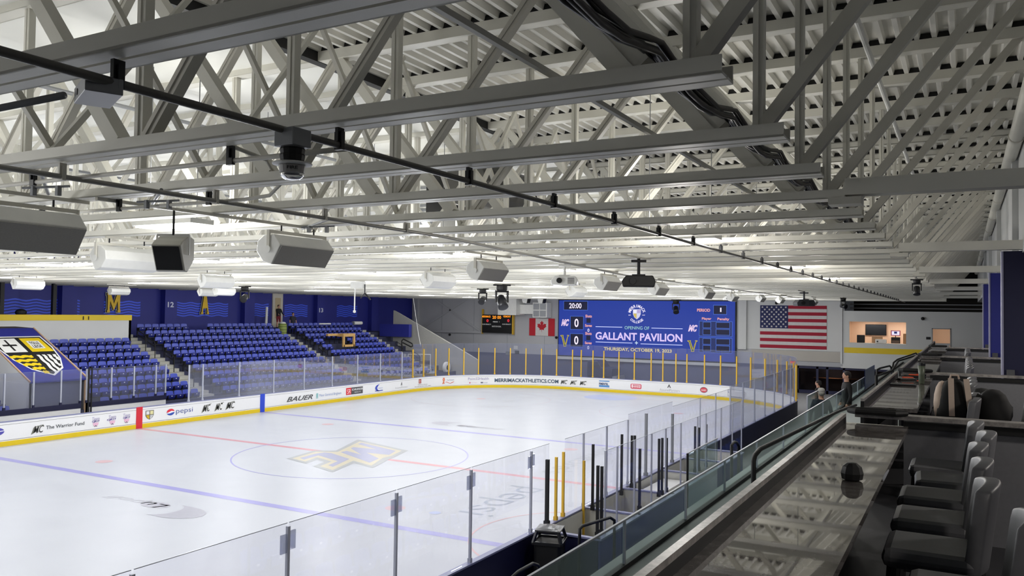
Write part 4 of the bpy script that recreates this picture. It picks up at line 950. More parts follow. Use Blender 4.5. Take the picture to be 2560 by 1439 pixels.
# seats on the near side below the suites
near = []
for r, (x, z) in enumerate(((15.35, .12), (16.15, .55), (16.95, 1.0), (17.72, 1.85))):
    y = -14.6
    while y < (-2.2 if r < 3 else -5.0): near.append((0, x, y, z, 'near', r+1)); y += .55
    y = 2.0
    while y < 17 and r < 2: near.append(((Vector((x, y, z))-CP).length, x, y, z, 'nearfar', r+1)); y += .55
mb = MB(); mb.box((14.6, -22, 0), (15.75, 26, .12)); mb.box((15.75, -22, 0), (16.55, 26, .55)); mb.box((16.55, -22, 0), (17.3, 26, 1.0)); mb.box((17.3, -22, 0), (18.14, 26, 1.85))
o = struct('floor_near_stand', mb, mat('tier_navy', '14162c', .7), 'dark steps of the near stand'); o['category'] = 'stand'
allseats = sorted(near+seats, key=lambda q: q[0])
rown = ['front', 'second', 'third', 'fourth', 'fifth', 'sixth', 'seventh', 'eighth', 'ninth', 'top']
print('SEATS', len(allseats))
rest = MB()
for i, (d, x, y, z, nm, k) in enumerate(allseats):
    R = SMN if nm.startswith('near') else SM; rz = math.pi if nm.startswith('near') else 0
    if i < 296:
        if nm.startswith('near'): lab = 'bright blue seat in the near stand, %s row, %s from the near end' % (rown[k-1], nth(int(round((y+14.6)/.55))+1))
        else:
            n_ = int(round({'left': 5.42-.26-y, 'middle': y-7.36, 'right': y-20.16}[nm]/.53))+1
            lab = 'navy folding seat, %s row of the %s block, %s from the block\'s %s end' % (rown[k-1], nm, nth(n_), 'right' if nm == 'left' else 'left')
        t = thing('stadium_seat', lab, 'seat', (x, y, z), rz, ('near stand seats, %s row' % rown[k-1]) if nm.startswith('near') else 'seats of the %s row, %s block' % (rown[k-1], nm))
        for n, me in R.items():
            o = bpy.data.objects.new(n, me); C.objects.link(o); o.parent = t
    else:
        for n, me in R.items():
            s = -1 if rz else 1
            rest.add([(x+s*v.co.x, y+s*v.co.y, z+v.co.z) for v in me.vertices], [tuple(f.vertices) for f in me.polygons], me.materials[0])
o = rest.build('stadium_seats'); tag(o, 'the remaining distant navy seats in the far stand', 'seats', kind='stuff')
# press platform with the yellow band
mb = MB(); mb.box((-21.75, -22, 3.3), (-21.6, 5.75, 4.98)); mb.box((-25, 5.6, 3.3), (-21.6, 5.75, 4.98)); pw = struct('wall_press_platform', mb, WALLW, 'white parapet of the press platform')
MB().box((-21.77, -22, 4.95), (-21.57, 5.77, 5.26)).build('yellow_band', YEL, pw)
p = on(0, -21.56, 207, 799); q = on(0, -21.56, 223, 790)
text_on('section_number', '11', (-21.555, p.y, p.z), (0, 1, 0), (0, 0, 1), BLACK, pw, bold=.0, w=q.y-p.y, h=q.z-p.z)
mb = MB(); mb.box((-25.9, -22, 3.9), (-21.75, 5.6, 4.05)); struct('floor_press_platform', mb, NAVYD, 'dark floor of the press platform')
t = thing('camera_tripod', 'dark shrouded camera on a tripod on the press platform', 'camera', tuple(on(0, -23, 52, 790)))
for a in (0, 2.1, 4.2): MB().tube([(.3*math.cos(a), .3*math.sin(a), -.9), (0, 0, 0)], .02, 6).build('leg', BLACK, t)
MB().ball((0, 0, .2), (.22, .3, .2), 8).build('camera_body', BLACK, t)
for j, y in enumerate((-1.2, 1.6)):
    t = thing('platform_frame', ('dark steel frame post above the press platform, left', 'dark steel frame post above the press platform, right')[j], 'frame', (-22.5, y, 5.2))
    MB().box((-.1, -.1, -1.1), (.1, .1, 1.75)).build('post', BLACK, t)
t = thing('platform_frame', 'slanting dark brace above the press platform', 'frame'); MB().bar((-22.4, -4.6, 6.9), (-22.4, -1.4, 5.1), .16, .2).build('brace', BLACK, t)
# white doorway panel high in the middle of the left wall, ladder pole
mb = MB(); a = on(0, XL, 680, 745); b = on(0, XL, 704, 800); mb.box((XL, a.y, 4.3), (XL+.1, b.y, 7.0)); o = struct('door_1', mb, mat('cream_door', 'cfc9bb', .6), 'cream door in the navy wall behind the person in red shorts'); o['category'] = 'door'
MB().box((XL+.1, a.y+.25, 5.0), (XL+.115, b.y-.25, 6.6)).build('door_panel', mat('door_tan', 'bfae8a', .6), o)
p = on(0, -24.9, 665, 810); t = thing('paper_roll', 'upright narrow white roll of film standing on the top row', 'roll', (p.x, p.y, 3.88)); MB().tube([(0, 0, 0), (.05, 0, 2.0)], [.1, .09], 10).build('roll', WHITE, t)
for u, v, L, lab in ((812, 809, 1.3, 'thin white roll lying along the top row of seats'), (893, 807, 1.1, 'thick white roll lying along the top row at right')):
    p = on(0, -22.9, u, v); t = thing('paper_roll', lab, 'roll', p); MB().tube([(0, -L/2, 0), (0, L/2, 0)], .06 if L > 1.2 else .14, 12).build('roll', WHITE, t)
    if L < 1.2: MB().tube([(0, -L/2-.02, 0), (0, -L/2+.1, 0)], .145, 12).build('end_band', GREYM, t)
# wooden camera stand among the seats
t = thing('wooden_stand', 'unpainted wooden platform frame set over the seats of the right block', 'stand', (-19.9, 22.4, 3.0))
WOOD = mat('pine_wood', 'c8a060', .6, var=.15, scale=5)
MB().box((-.35, -.2, .72), (.35, 1.15, .95)).build('top_board', WOOD, t); MB().box((-.35, -1.35, .78), (-.15, -.2, .95)).build('side_rail', WOOD, t)
for y in (-.1, 1.08): MB().box((.22, y-.09, -.05), (.34, y+.09, .75)).build('leg', WOOD, t)
MB().box((.22, -.1, -.05), (.34, 1.1, .12)).build('bottom_rail', WOOD, t)
# tunnel canopy with the shield banner
t = thing('tunnel_canopy', 'navy sloping canopy with a yellow and white shield over the player tunnel', 'canopy')
pr0, pr1 = on(1, -1.0, 212, 940), None
XF, XBk = -14.85, -19.3
def canopy(x): return 2.35+(XF-x)*(4.62-2.35)/(XF-XBk)
PL = [(XF, -4.1), (XBk, -4.1), (XBk, -1.35), (XF, -1.45)]
mb = MB(); top = [(x, y, canopy(x)) for x, y in PL]; mb.add(top+[(x, y, z-.06) for x, y, z in top], [(3, 2, 1, 0), (4, 5, 6, 7), (0, 1, 5, 4), (1, 2, 6, 5), (2, 3, 7, 6), (3, 0, 4, 7)]); mb.build('canopy_sheet', NAVY, t)
mb = MB(); mb.add([(XBk, -4.1, canopy(XBk)), (XBk-1.6, -4.1, canopy(XBk)+.05), (XBk-1.6, -1.35, canopy(XBk)+.05), (XBk, -1.35, canopy(XBk))]+[(XBk, -4.1, canopy(XBk)-.06), (XBk-1.6, -4.1, canopy(XBk)-.01), (XBk-1.6, -1.35, canopy(XBk)-.01), (XBk, -1.35, canopy(XBk)-.06)], [(3, 2, 1, 0), (4, 5, 6, 7), (2, 3, 7, 6)]); mb.build('canopy_top', NAVYD, t)
TANT = mat('tan_trim', 'c9a888', .5)
for y in (-1.38, -4.1): MB().bar((XF, y, canopy(XF)+.01), (XBk, y, canopy(XBk)+.01), .05, .07).build('edge_trim', TANT, t)
MB().box((XBk-1, -4.14, 0), (XF, -4.02, 2.3)).build('side_wall', WALLW, t); MB().box((XF-3, -1.47, 0), (XF, -1.37, 2.3)).build('side_wall', GREYM, t)
mb = MB(); mb.prism([(XBk, 0), (XF, 0), (XF, canopy(XF)-.05), (XBk, canopy(XBk)-.05)], 1, -4.13, -4.07); mb.build('side_gable', WALLW, t)
MB().box((XF-.1, -1.5, 0), (XF, -1.33, 2.35)).build('corner_post', TANT, t); MB().box((XF-.1, -4.15, 0), (XF, -4.0, 2.3)).build('corner_post', WHITE, t)
MB().box((XF-.3, -4.0, .2), (XF-.26, -1.5, 2.3)).build('curtain', mat('grey_curtain', '6e7084', .7), t)
# shield on the slope; coordinates (a across in y, b down the slope)
def sl(poly, m, dz):
    q = []
    for a, b in poly:
        x = XBk+.75+(3.25)*b; y = -4.0+2.5*a; q.append((x, y, canopy(x)+dz))
    mb = MB(); mb.add(q, bpy_tess(poly), m); return mb.build('shield_mark', None, t)
SH = [(0, 0), (1, 0), (1.02, .3), (.95, .6), (.8, .85), (.5, 1.02), (.2, .85), (.05, .6), (-.02, .3)]
sc_ = lambda s: [(.5+(a-.5)*s, .48+(b-.48)*s) for a, b in SH]
sl(sc_(1), WHITE, .01); sl(sc_(.94), BLACK, .016)
sl([(.06, .06), (.46, .06), (.46, .42), (.04, .42)], WHITE, .022); sl([(.54, .06), (.94, .06), (.96, .42), (.54, .42)], YEL, .022); sl([(.62, .14), (.86, .14), (.86, .34), (.62, .34)], WHITE, .028)
for i in range(5):
    y0 = .5+i*.1; w = [.42, .38, .32, .22, .1][i]; pts = [(.46-w*j/8, y0+.012*math.sin(j*1.9)) for j in range(9)]; sl(pts+[(a, b+.062) for a, b in pts[::-1]], YEL, .022)
for i in range(4):
    x0 = .55+i*.1; h = [.46, .4, .3, .16][i]; pts = [(x0+.012*math.sin(j*1.9), .5+h*j/8) for j in range(9)]; sl(pts+[(a+.06, b) for a, b in pts[::-1]], WHITE, .022)
for a, b in (((.25, .12), (.25, .36)), ((.14, .24), (.36, .24))): sl([(a[0]-.02, a[1]-.02), (b[0]+.02, a[1]-.02), (b[0]+.02, b[1]+.02), (a[0]-.02, b[1]+.02)], BLACK, .026)
for s_, yy in (('TOLLE', .16), ('LEGE', .25)):
    vs, fs, _ = text2d(s_, .02, 0); mb = MB(); q = []
    for a, b in vs:
        bb = yy+.07*(1-b); aa = .65+.18*a; x = XBk+.75+3.25*bb; q.append((x, -4.0+2.5*aa, canopy(x)+.034))
    mb.add(q, fs, BLACK); mb.build('shield_lettering', None, t)
# player bench zone behind the left boards
yb_ = [-9.0, -6.6, -5.21, -3.95, -2.69, -1.75]; yc_ = [-1.45, -.17, 1.06, 2.32, 2.9]
bn = thing('bench_wall', 'white low wall behind the player benches with a navy skirting', 'low wall')
for a, b in ((-12, -1.75), (-1.25, 2.9)): MB().box((-14.9, a, 0), (-14.78, b, 1.0)).build('wall_panel', BOARD, bn); MB().box((-14.92, a, 1.0), (-14.76, b, 1.22)).build('navy_rail', NAVYD, bn)
MB().box((-14.2, -12, .3), (-13.9, 2.9, .45)).build('bench', mat('bench_grey', '77787c', .5), bn)
for L in (yb_, yc_):
    for y in L: post(-14.84, y, 1.22, 2.8, SILV, '# silver post behind the player benches, counted from the left edge', 'posts behind the player benches', .06, base=NAVYD)
    for a, b in zip(L, L[1:]): pane((-14.84, a), (-14.84, b), 1.19, 2.8, GLASS, '# milky pane behind the player benches, counted from the left edge', 'glass behind the player benches')
for y in (-1.5, -1.35): post(-14.6, y, 0, 2.9, BLACK, '# thin black post beside the tunnel mouth, from the left', 'black posts at the tunnel mouth', .05)
# corner wall at the far end of the stand, box, handrail, goal frames
mb = MB(); mb.prism([(-21.3, 0), (-12.9, 0), (-12.9, 1.9), (-13.6, 2.25), (-20.8, 5.55), (-21.3, 5.75)], 1, 30.6, 30.8); struct('wall_stand_end', mb, mat('stair_wall', 'a9a8a2', .6), 'sloping pale wall closing the far end of the stand')
mb = MB(); mb.box((-22.2, 29.9, 3.55), (-19.15, 30.3, 4.6)); o = mb.build('navy_screen', NAVY); tag(o, 'navy boxed screen at the far end of the stand', 'screen')
t = thing('aisle_handrail', 'black looped handrail at the far corner of the stand', 'handrail', (-19.4, 29.3, 2.1)); MB().tube([(0, 0, 0), (.0, 0, 1.15), (.15, 0, 1.3), (1.05, 0, .95), (1.1, 0, .75), (.95, 0, .68), (.1, 0, 1.0)], .05, 8).build('rail', BLACK, t)
def goal(lab, x, y, rz):
    t = thing('goal_frame', lab, 'hockey goal', (x, y, 0), rz)
    w, h, dp = .92, 1.22, 1.0; z0 = 1.0
    MB().tube([(-w, 0, z0), (-w, 0, z0+h), (w, 0, z0+h), (w, 0, z0)], .045, 8).build('goal_mouth', WHITE, t)
    MB().tube([(-w, 0, z0), (-w*.9, dp, z0), (w*.9, dp, z0), (w, 0, z0)], .03, 7).build('base_tube', WHITE, t)
    MB().tube([(0, dp, z0), (0, dp*.6, z0+h*.85), (0, 0, z0+h)], .03, 7).build('centre_tube', WHITE, t)
    mb = MB()
    for i in range(8):
        f = i/7; mb.tube([(-w+2*w*f, .02, z0+h), (-w*.9+1.8*w*f, dp, z0)], .008, 4)
    for i in range(5):
        f = (i+1)/6; mb.tube([(-w, f*dp, z0+h*(1-f)), (w, f*dp, z0+h*(1-f))], .008, 4)
    mb.build('net', GREYM, t)
    MB().box((-w, 0, 0), (w, dp, z0-.05)).build('stand_box', mat('crate_grey', '4c4d50', .6), t)
goal('white goal frame stacked in the far left corner behind the glass', -17.4, 29.0, .4)
goal('second white goal frame leaning in the far left corner', -15.6, 30.0+0.0, -.2) if False else None
t = thing('hose_reel', 'round reel of white hose in the far left corner', 'hose reel', (-15.4, 30.0, 1.2)); MB().lathe([(.42, -.12), (.45, -.1), (.45, .1), (.42, .12)], n=20, ax=0).build('hose', WHITE, t); MB().lathe([(.2, -.14), (.2, .14)], n=14, ax=0).build('hub', DARKM, t)
t = thing('hanging_rope', 'thin pale rope hanging from the roof at the far left corner', 'rope'); MB().tube([tuple(on(1, 30, 1033, 745)), tuple(on(1, 30, 1046, 835)), tuple(on(1, 30, 1052, 865))], .025, 6).build('rope', WHITE, t)
# machinery behind the far end glass
t = thing('ice_resurfacer', 'dark ice resurfacing machine parked behind the far end glass', 'ice resurfacer', (-4.6, 37.0, 0))
MB().prism([(-1.1, .35), (1.1, .35), (1.1, 1.3), (.2, 1.35), (-.2, 1.9), (-1.1, 1.9)], 1, -.9, .9).build('body', mat('machine_navy', '1e2440', .4), t, bevel=.05)
for sx in (-.75, .75):
    for sy in (-.92, .92): MB().lathe([(.33, -.1), (.36, -.07), (.36, .07), (.33, .1)], (sx, sy, .36), 18, ax=1).build('wheel', BLACK, t)
MB().box((1.1, -.9, .1), (1.5, .9, .7)).build('conditioner', GREYM, t)

# ================================================================ END WALL ITEMS
def W2(u, v, y=YEND): p = on(1, y, u, v); return p.x, p.z
def wrect(mb, u0, v0, u1, v1, m, y, th=.02, base=None):
    x0, z0 = W2(u0, v1, y); x1, z1 = W2(u1, v0, y); mb.box((x0, y-th, z0), (x1, y, z1), m)
def wtext(name, body, u0, v0, u1, v1, m, y, parent, bold=.015, shear=0):
    x0, z0 = W2(u0, v1, y); x1, z1 = W2(u1, v0, y)
    return text_on(name, body, (x0, y-.012, z0), (1, 0, 0), (0, 0, 1), m, parent, bold=bold, shear=shear, w=x1-x0, h=z1-z0)
# in-plane helper for the video board: slight perspective is handled by true plane coordinates
VY = YEND-.25
def E(hexc, s=.9): return mat('screen_'+hexc, hexc, emit=s*.72)
vb = thing('video_board', 'large blue video board showing OPENING OF GALLANT PAVILION', 'video board')
X0, Z1 = W2(1398, 752, VY); X1, _ = W2(1838, 756, VY); _, Z0 = W2(1398, 884, VY)
X0, X1, Z0, Z1 = X0, X1, 2.05, 6.85
MB().box((X0-.08, VY, Z0-.08), (X1+.08, VY+.22, Z1+.1)).build('casing', BLACK, vb)
MB().box((X0, VY-.02, Z0), (X1, VY, Z1)).build('screen', E('1c3aa0', .85), vb)
YV = VY-.022
FX = lambda u: X0+(u-95)/(2345-95)*(X1-X0)      # positions read off the board, 0..1 across and up
def bpt(x, yv):   # zoom 4 coordinates -> board plane (removes the perspective slope)
    f = (x-95)/(2345-95); top = 118+(118-118)*f; bot = 790+(885-790)*f; top = 112+8*f
    return X0+f*(X1-X0), Z1-(yv-top)/(bot-top)*(Z1-Z0)
def vtext(body, x0, y0, x1, y1, m, bold=.01, shear=0):
    a = bpt(x0, y1 if True else 0); ya = bpt(x0, y0); b = bpt(x1, y1); return text_on('screen_lettering', body, (a[0], YV-.018, a[1]), (1, 0, 0), (0, 0, 1), m, vb, bold=bold, shear=shear, w=b[0]-a[0], h=ya[1]-a[1])
def vbox(x0, y0, x1, y1, m, line=None, dz=0):
    a = bpt(x0, y1); b = bpt(x1, y0); b = (b[0], bpt(x0, y0)[1]); mb = MB()
    if line: mb.box((a[0]-.04, YV-.003-dz, a[1]-.04), (b[0]+.04, YV-dz, b[1]+.04), line)
    mb.box((a[0], YV-.006-dz, a[1]), (b[0], YV-.003-dz, b[1]), m); mb.build('screen_panel', None, vb)
DKB = E('101440', .6); LN = E('4a72d8', .8); WT = E('f4ecff', 1.0); PK = E('f0a8a0', .95); PKV = E('d8c4f4', 1.0); GO = E('f0dc90', 1.0)
vbox(165, 125, 492, 228, DKB, LN); vtext('20:00', 240, 146, 412, 212, WT, .02)
for y0 in (312, 528):
    vbox(262, y0, 436, y0+158, DKB, LN); vtext('0', 316, y0+28, 374, y0+134, WT, .02)
    vbox(482, y0+22, 538, y0+80, DKB); vtext('Shots', 467, y0-22, 556, y0+14, PK, .03); vtext('Saves', 463, y0+96, 558, y0+130, PK, .03); vtext('0', 498, y0+152, 524, y0+194, WT, .01)
for (x, y) in ((130, 345), (1795, 415)):
    vtext('MC', x, y, x+112, y+85, E('f6d8f0', 1.0), .06, .4); vtext('MC', x+8, y+8, x+104, y+77, E('3050b0', .8), .0, .4)
for (x, y) in ((120, 545), (1785, 612)):
    mb = MB(); V = [(0, 0), (45, 0), (40, 12), (70, 105), (100, 12), (90, 0), (122, 0), (120, 14), (108, 18), (82, 130), (84, 142), (44, 142), (48, 128), (18, 18), (4, 14)]
    q = [bpt(x+a, y+b) for a, b in V]; mb.add([(a, YV-.004, b) for a, b in q], bpy_tess(q), E('e8c840', .8))
    V2 = [(8, 5), (38, 6), (34, 16), (66, 118), (70, 118), (106, 14), (96, 6), (116, 6), (112, 10), (102, 14), (76, 128), (76, 136), (52, 136), (56, 126), (24, 14), (10, 10)]
    q = [bpt(x+a, y+b) for a, b in V2]; mb.add([(a, YV-.008, b) for a, b in q], bpy_tess(q), E('1c5a3c', .8)); mb.build('screen_emblem', None, vb)
vtext('PERIOD', 1900, 212, 2056, 250, PK, .03); vbox(2097, 172, 2245, 280, DKB, LN); vtext('1', 2172, 200, 2188, 254, WT, .03)
vtext('Player', 1958, 322, 2072, 360, PK, .03); vtext('Penalty', 2142, 325, 2280, 366, PK, .03)
for y0 in (372, 578):
    vbox(1930, y0, 2310, y0+180, E('20306e', .7), LN)
    for dy in (12, 98): vbox(1975, y0+dy, 2062, y0+dy+66, DKB, LN, .01); vbox(2130, y0+dy+4, 2283, y0+dy+70, DKB, LN, .01)
vtext('OPENING OF', 995, 433, 1313, 472, E('a8dcd0', .9), .0)
vtext('GALLANT PAVILION', 608, 505, 1726, 600, PKV, .028)
for a, b, y in ((607, 962, 440), (1340, 1727, 458), (610, 1097, 630), (1204, 1727, 655)): vbox(a, y-4, b, y+4, E('c8d0ff', 1.0))
vbox(1145, 622, 1153, 664, E('c8e0f0', 1)); vbox(1130, 638, 1170, 648, E('c8e0f0', 1))
vtext('THURSDAY, OCTOBER 19, 2023', 722, 694, 1596, 742, GO, .03)
# crest with circular lettering
def arc_text(body, cx, cy, r, a0, a1, h, m, inner=False):
    n = len(body)
    for i, ch in enumerate(body):
        a = math.radians(a0+(a1-a0)*(i+.5)/n); c = bpt(cx, cy); ux = (X1-X0)/2250
        px, pz = c[0]+r*ux*math.cos(a), c[1]+r*ux*math.sin(a)
        if inner: up = Vector((-math.cos(a), 0, -math.sin(a)))
        else: up = Vector((math.cos(a), 0, math.sin(a)))
        rt = Vector((up.z, 0, -up.x)); w = h*.78*ux
        if ch == 'I': w *= .35
        text_on('screen_lettering', ch, Vector((px, YV-.004, pz))-rt*w/2-up*h*ux/2, rt, up, m, vb, bold=.02, w=w, h=h*ux)
arc_text('MERRIMACK', 1151, 282, 98, 170, 10, 36, WT); arc_text('COLLEGE', 1151, 282, 98, 218, 322, 30, WT, True)
vtext('EST.', 1045, 290, 1078, 302, WT, .02); vtext('1947', 1222, 290, 1258, 302, WT, .02)
q = [bpt(1100+a, 222+b) for a, b in ((0, 0), (102, 0), (102, 60), (84, 100), (51, 128), (18, 100), (0, 60))]
mb = MB(); mb.add([(a, YV-.004, b) for a, b in q], bpy_tess(q), E('c8c8e8', .95))
for pts, m_ in ((((8, 8), (48, 8), (48, 48), (8, 48)), E('e8e8ff', 1)), (((56, 8), (96, 8), (96, 48), (56, 48)), E('b8a8d8', .9)), (((8, 54), (48, 54), (48, 118), (22, 96), (8, 62)), E('d8c060', .9)), (((56, 54), (96, 54), (96, 62), (80, 96), (56, 118)), E('d8d8f4', .9))):
    q = [bpt(1100+a, 222+b) for a, b in pts]; mb.add([(a, YV-.008, b) for a, b in q], bpy_tess(q), m_)
mb.build('screen_emblem', None, vb)
MB().box((X0-.2, VY-.05, Z0-.35), (X1+.2, VY+.2, Z0-.12)).build('mounting_ledge', WALLW, vb)
# small scoreboard
sb = thing('scoreboard', 'small black scoreboard with orange digits left of the Canadian flag', 'scoreboard')
SY = YEND-.45; x0, z0 = W2(1205, 831, SY); x1, z1 = W2(1280, 787, SY)
MB().box((x0, SY, z0), (x1, SY+.3, z1)).build('cabinet', BLACK, sb); MB().box((x0-.06, SY+.02, z0-.1), (x0, SY+.32, z1+.5)).build('yellow_edge', GOLD, sb); MB().box((x1, SY+.02, z0-.1), (x1+.1, SY+.32, z1)).build('yellow_edge', GOLD, sb)
OR = E('ff9a28', 1.1); RD = E('ff3040', 1.0); GW = E('c8c8c8', .5)
for a in (('MERRIMACK', 1205.5, 788.5, 1227, 793, OR), ('20 00', 1231, 789, 1253, 796.5, OR), ('VERMONT', 1258, 788.5, 1277, 793, OR), ('0', 1216.5, 797.5, 1221.5, 804.5, RD), ('0', 1268.5, 797.5, 1273.5, 804.5, RD), ('PERIOD   1', 1232.5, 802.5, 1249, 805.5, GW), ('PLYR PENALTY', 1206, 809, 1228, 811.5, GW), ('PLYR PENALTY', 1256, 809, 1278, 811.5, GW), ('SHOTS ON GOAL', 1230, 814, 1253, 817, GW)):
    wtext('scoreboard_lettering', *a, SY, sb, bold=.03)
# Canadian flag
FY = YEND-.05; t = thing('canadian_flag', 'red and white Canadian flag pinned to the end wall', 'flag'); mb = MB()
x0, z0 = W2(1323, 838, FY); x1, z1 = W2(1387, 796, FY); w = x1-x0; FR = mat('flag_red', 'b82230', .8); FW = mat('flag_white', 'cfccca', .8)
mb.box((x0, FY-.02, z0), (x0+w*.25, FY, z1), FR); mb.box((x0+w*.25, FY-.02, z0), (x0+w*.75, FY, z1), FW); mb.box((x0+w*.75, FY-.02, z0), (x1, FY, z1), FR)
LF = [(0, -.42), (.02, -.2), (.22, -.24), (.18, -.14), (.42, .06), (.36, .1), (.4, .26), (.26, .24), (.22, .3), (.1, .16), (.16, .42), (.08, .38), (0, .52)]
LF = LF+[(-a, b) for a, b in LF[-2:0:-1]]+[(-.01, -.42)]; hh = (z1-z0)*.72; q = [(x0+w/2+a*hh, (z0+z1)/2+b*hh) for a, b in LF]
mb.add([(a, FY-.024, b) for a, b in q], bpy_tess(q), FR); mb.build('flag_cloth', None, t)
# US flag
t = thing('american_flag', 'large stars and stripes flag hung on the white end wall', 'flag'); mb = MB()
x0, z0 = W2(1900, 868, FY); x1, z1 = W2(2067, 764, FY); hh = (z1-z0)/13; UR = mat('us_red', 'a01c34', .8); UB = mat('us_blue', '262b58', .8)
for i in range(13): mb.box((x0, FY-.02, z1-hh*(i+1)), (x1, FY, z1-hh*i), FW if i % 2 else UR)
cw = (x1-x0)*.43; mb.box((x0, FY-.026, z1-hh*7), (x0+cw, FY-.02, z1), UB)
for r in range(9):
    for c in range(6 if r % 2 == 0 else 5):
        cx = x0+cw*((c+.5)/6 if r % 2 == 0 else (c+1)/6); cz = z1-hh*7*(r+.75)/9.5
        q = [(cx+(.1 if k % 2 == 0 else .042)*math.sin(math.pi*k/5), cz+(.1 if k % 2 == 0 else .042)*math.cos(math.pi*k/5)) for k in range(10)]
        mb.add([(a, FY-.03, b) for a, b in q], bpy_tess(q), FW)
mb.build('flag_cloth', None, t)
# wall mounted air unit
t = thing('air_handler', 'white boxed air handler with square grilles above the Canadian flag', 'air unit')
x0, z0 = W2(1266, 790, YEND); x1, z1 = W2(1312, 745, YEND)
MB().box((x0, YEND-1.6, z0+.12), (x1, YEND-.005, 7.4)).build('duct_box', WHITE, t)
x2, z2 = W2(1334, 793, YEND-.8); x3, z3 = W2(1370, 756, YEND-.8); MB().box((x1, YEND-.9, z2+.3), (x2, YEND-.1, z3-.2)).build('connector', WHITE, t)
MB().box((x2, YEND-1.0, z2), (x3, YEND-.1, z3)).build('unit_box', WHITE, t); mb = MB()
for r in range(2):
    for c in range(2): mb.box((x2+.08+c*(x3-x2-.1)/2, YEND-1.02, z2+.08+r*(z3-z2-.1)/2), (x2+(c+1)*(x3-x2-.1)/2, YEND-1.0, z2+(r+1)*(z3-z2-.1)/2))
mb.build('grille', GREYM, t)
for j, u in enumerate((1316, 1355)):
    p = on(1, YEND-2.0, u, 738); t = thing('wall_speaker', ('white speaker with black front above the air unit, left', 'white speaker with black front above the air unit, right')[j], 'speaker', (p.x, p.y, p.z-.3))
    MB().prism([(-.3, -.1), (-.2, -.35), (.15, -.4), (.3, .25), (-.25, .3)], 1, -.25, .25).build('cabinet', WHITE, t); MB().prism([(.16, -.38), (.24, -.36), (.38, .24), (.3, .25)], 1, -.24, .24).build('grille', BLACK, t)
for j, (u, v) in enumerate(((1126, 836), (1392, 843), (2307, 796), (1942, 757))):
    yy = YB if u > 2200 else YEND; p = on(1, yy, u, v); t = thing('security_camera', ('small round black camera on the far left end wall', 'small black camera between flag and video board', 'small black camera high on the booth wall', 'small black wall camera above the striped flag')[j], 'camera', (p.x, yy, p.z)); MB().ball((0, -.12, 0), .12, 8).build('lens_dome', BLACK, t); MB().box((-.06, -.08, -.06), (.06, 0, .06)).build('mount', BLACK, t)
for j, (u, v) in enumerate(((1290, 868), (1293, 880), (1270, 882))):
    p = on(1, YEND, u, v); t = thing('wall_box', ('small white panel high on the end wall below the scoreboard', 'small dark switch box on the end wall', 'small grey utility box on the end wall')[j], 'electrical box', (p.x, YEND, p.z)); MB().box((-.2, -.08, -.15), (.2, 0, .15)).build('cover', (WHITE, BLACK, GREYM)[j], t)
# exit sign near the right corner of the rink
p = on(1, YEND-.05, 1982, 905); t = thing('exit_sign', 'small glowing red exit sign above the right corner glass', 'exit sign', tuple(p)); MB().box((-.2, -.04, -.1), (.2, .04, .1)).build('housing', mat('exit_dim', 'c86058', .5), t); text_on('lettering', 'EXIT', (-.16, -.045, -.06), (1, 0, 0), (0, 0, 1), E('ff5040', 1.5), t, bold=.03, w=.32, h=.12)
# press room contents
PY = YB+3.38
t = thing('wall_television', 'large black television on the press room back wall', 'television'); x0, z0 = W2(2164, 837, PY); x1, z1 = W2(2216, 811, PY); MB().box((x0, PY-.1, z0), (x1, PY, z1)).build('bezel', BLACK, t); MB().box((x0+.04, PY-.11, z0+.04), (x1-.04, PY-.1, z1-.04)).build('screen', mat('tv_black', '0a0c14', .1), t)
t = thing('desk_monitor', 'bright white and pink monitor mounted at the right of the press room', 'monitor'); yy = YB+1.6; x0, z0 = W2(2227, 838.5, yy); x1, z1 = W2(2251, 826, yy)
MB().box((x0, yy, z0), (x1, yy+.06, z1)).build('bezel', E('c04070', .5), t); MB().box((x0+.06, yy-.01, z0+.05), (x1-.06, yy, z1-.05)).build('screen', E('e8e4f8', 1), t); MB().box((x0+.22, yy-.015, z0+.15), (x1-.22, yy-.01, z1-.08)).build('screen_window', E('182878', .6), t); MB().tube([((x0+x1)/2, yy+.03, z0), ((x0+x1)/2, yy+.03, 3.9)], .03, 8).build('stand', BLACK, t)
t = thing('framed_display', 'dark equipment rack with a glossy front below the monitor', 'equipment'); x0, z0 = W2(2228, 862, yy); x1, z1 = W2(2250, 843, yy); MB().box((x0, yy-.1, z0), (x1, yy+.3, z1)).build('case', BLACK, t); MB().box((x0+.05, yy-.11, z0+.1), (x1-.05, yy-.1, z0+.35)).build('front', mat('brown_panel', '6a5540', .3), t)
t = thing('office_chair', 'black high-backed office chair at the left of the press opening', 'chair'); yy = YB+.9; x0, z0 = W2(2142, 859, yy); x1, z1 = W2(2162, 837, yy); MB().box((x0, yy, z0+.05), (x1, yy+.1, z1)).build('backrest', BLACK, t, bevel=.03); MB().box((x0, yy-.45, 3.45), (x1, yy+.05, 3.55)).build('seat', BLACK, t); MB().tube([((x0+x1)/2, yy-.2, 3.0), ((x0+x1)/2, yy-.2, 3.45)], .04, 8).build('stem', BLACK, t)
t = thing('printer', 'white printer on the press room ledge', 'printer'); yy = YB+.5; x0, z0 = W2(2188, 862, yy); x1, z1 = W2(2216, 848, yy); MB().box((x0, yy, 3.88), (x1, yy+.45, z1)).build('body', WHITE, t, bevel=.03); MB().box((x0+.1, yy-.01, 3.95), (x0+.2, yy, 4.05)).build('panel', BLACK, t)
t = thing('press_desk', 'white ledge along the press room opening', 'desk'); MB().box((13.62, YB+.22, 3.8), (17.95, YB+1.3, 3.87)).build('desk_top', WHITE, t); MB().box((15.3, YB+1.35, 3.0), (16.0, YB+1.8, 4.35)).build('cabinet', mat('tan_box', 'b09070', .6), t)
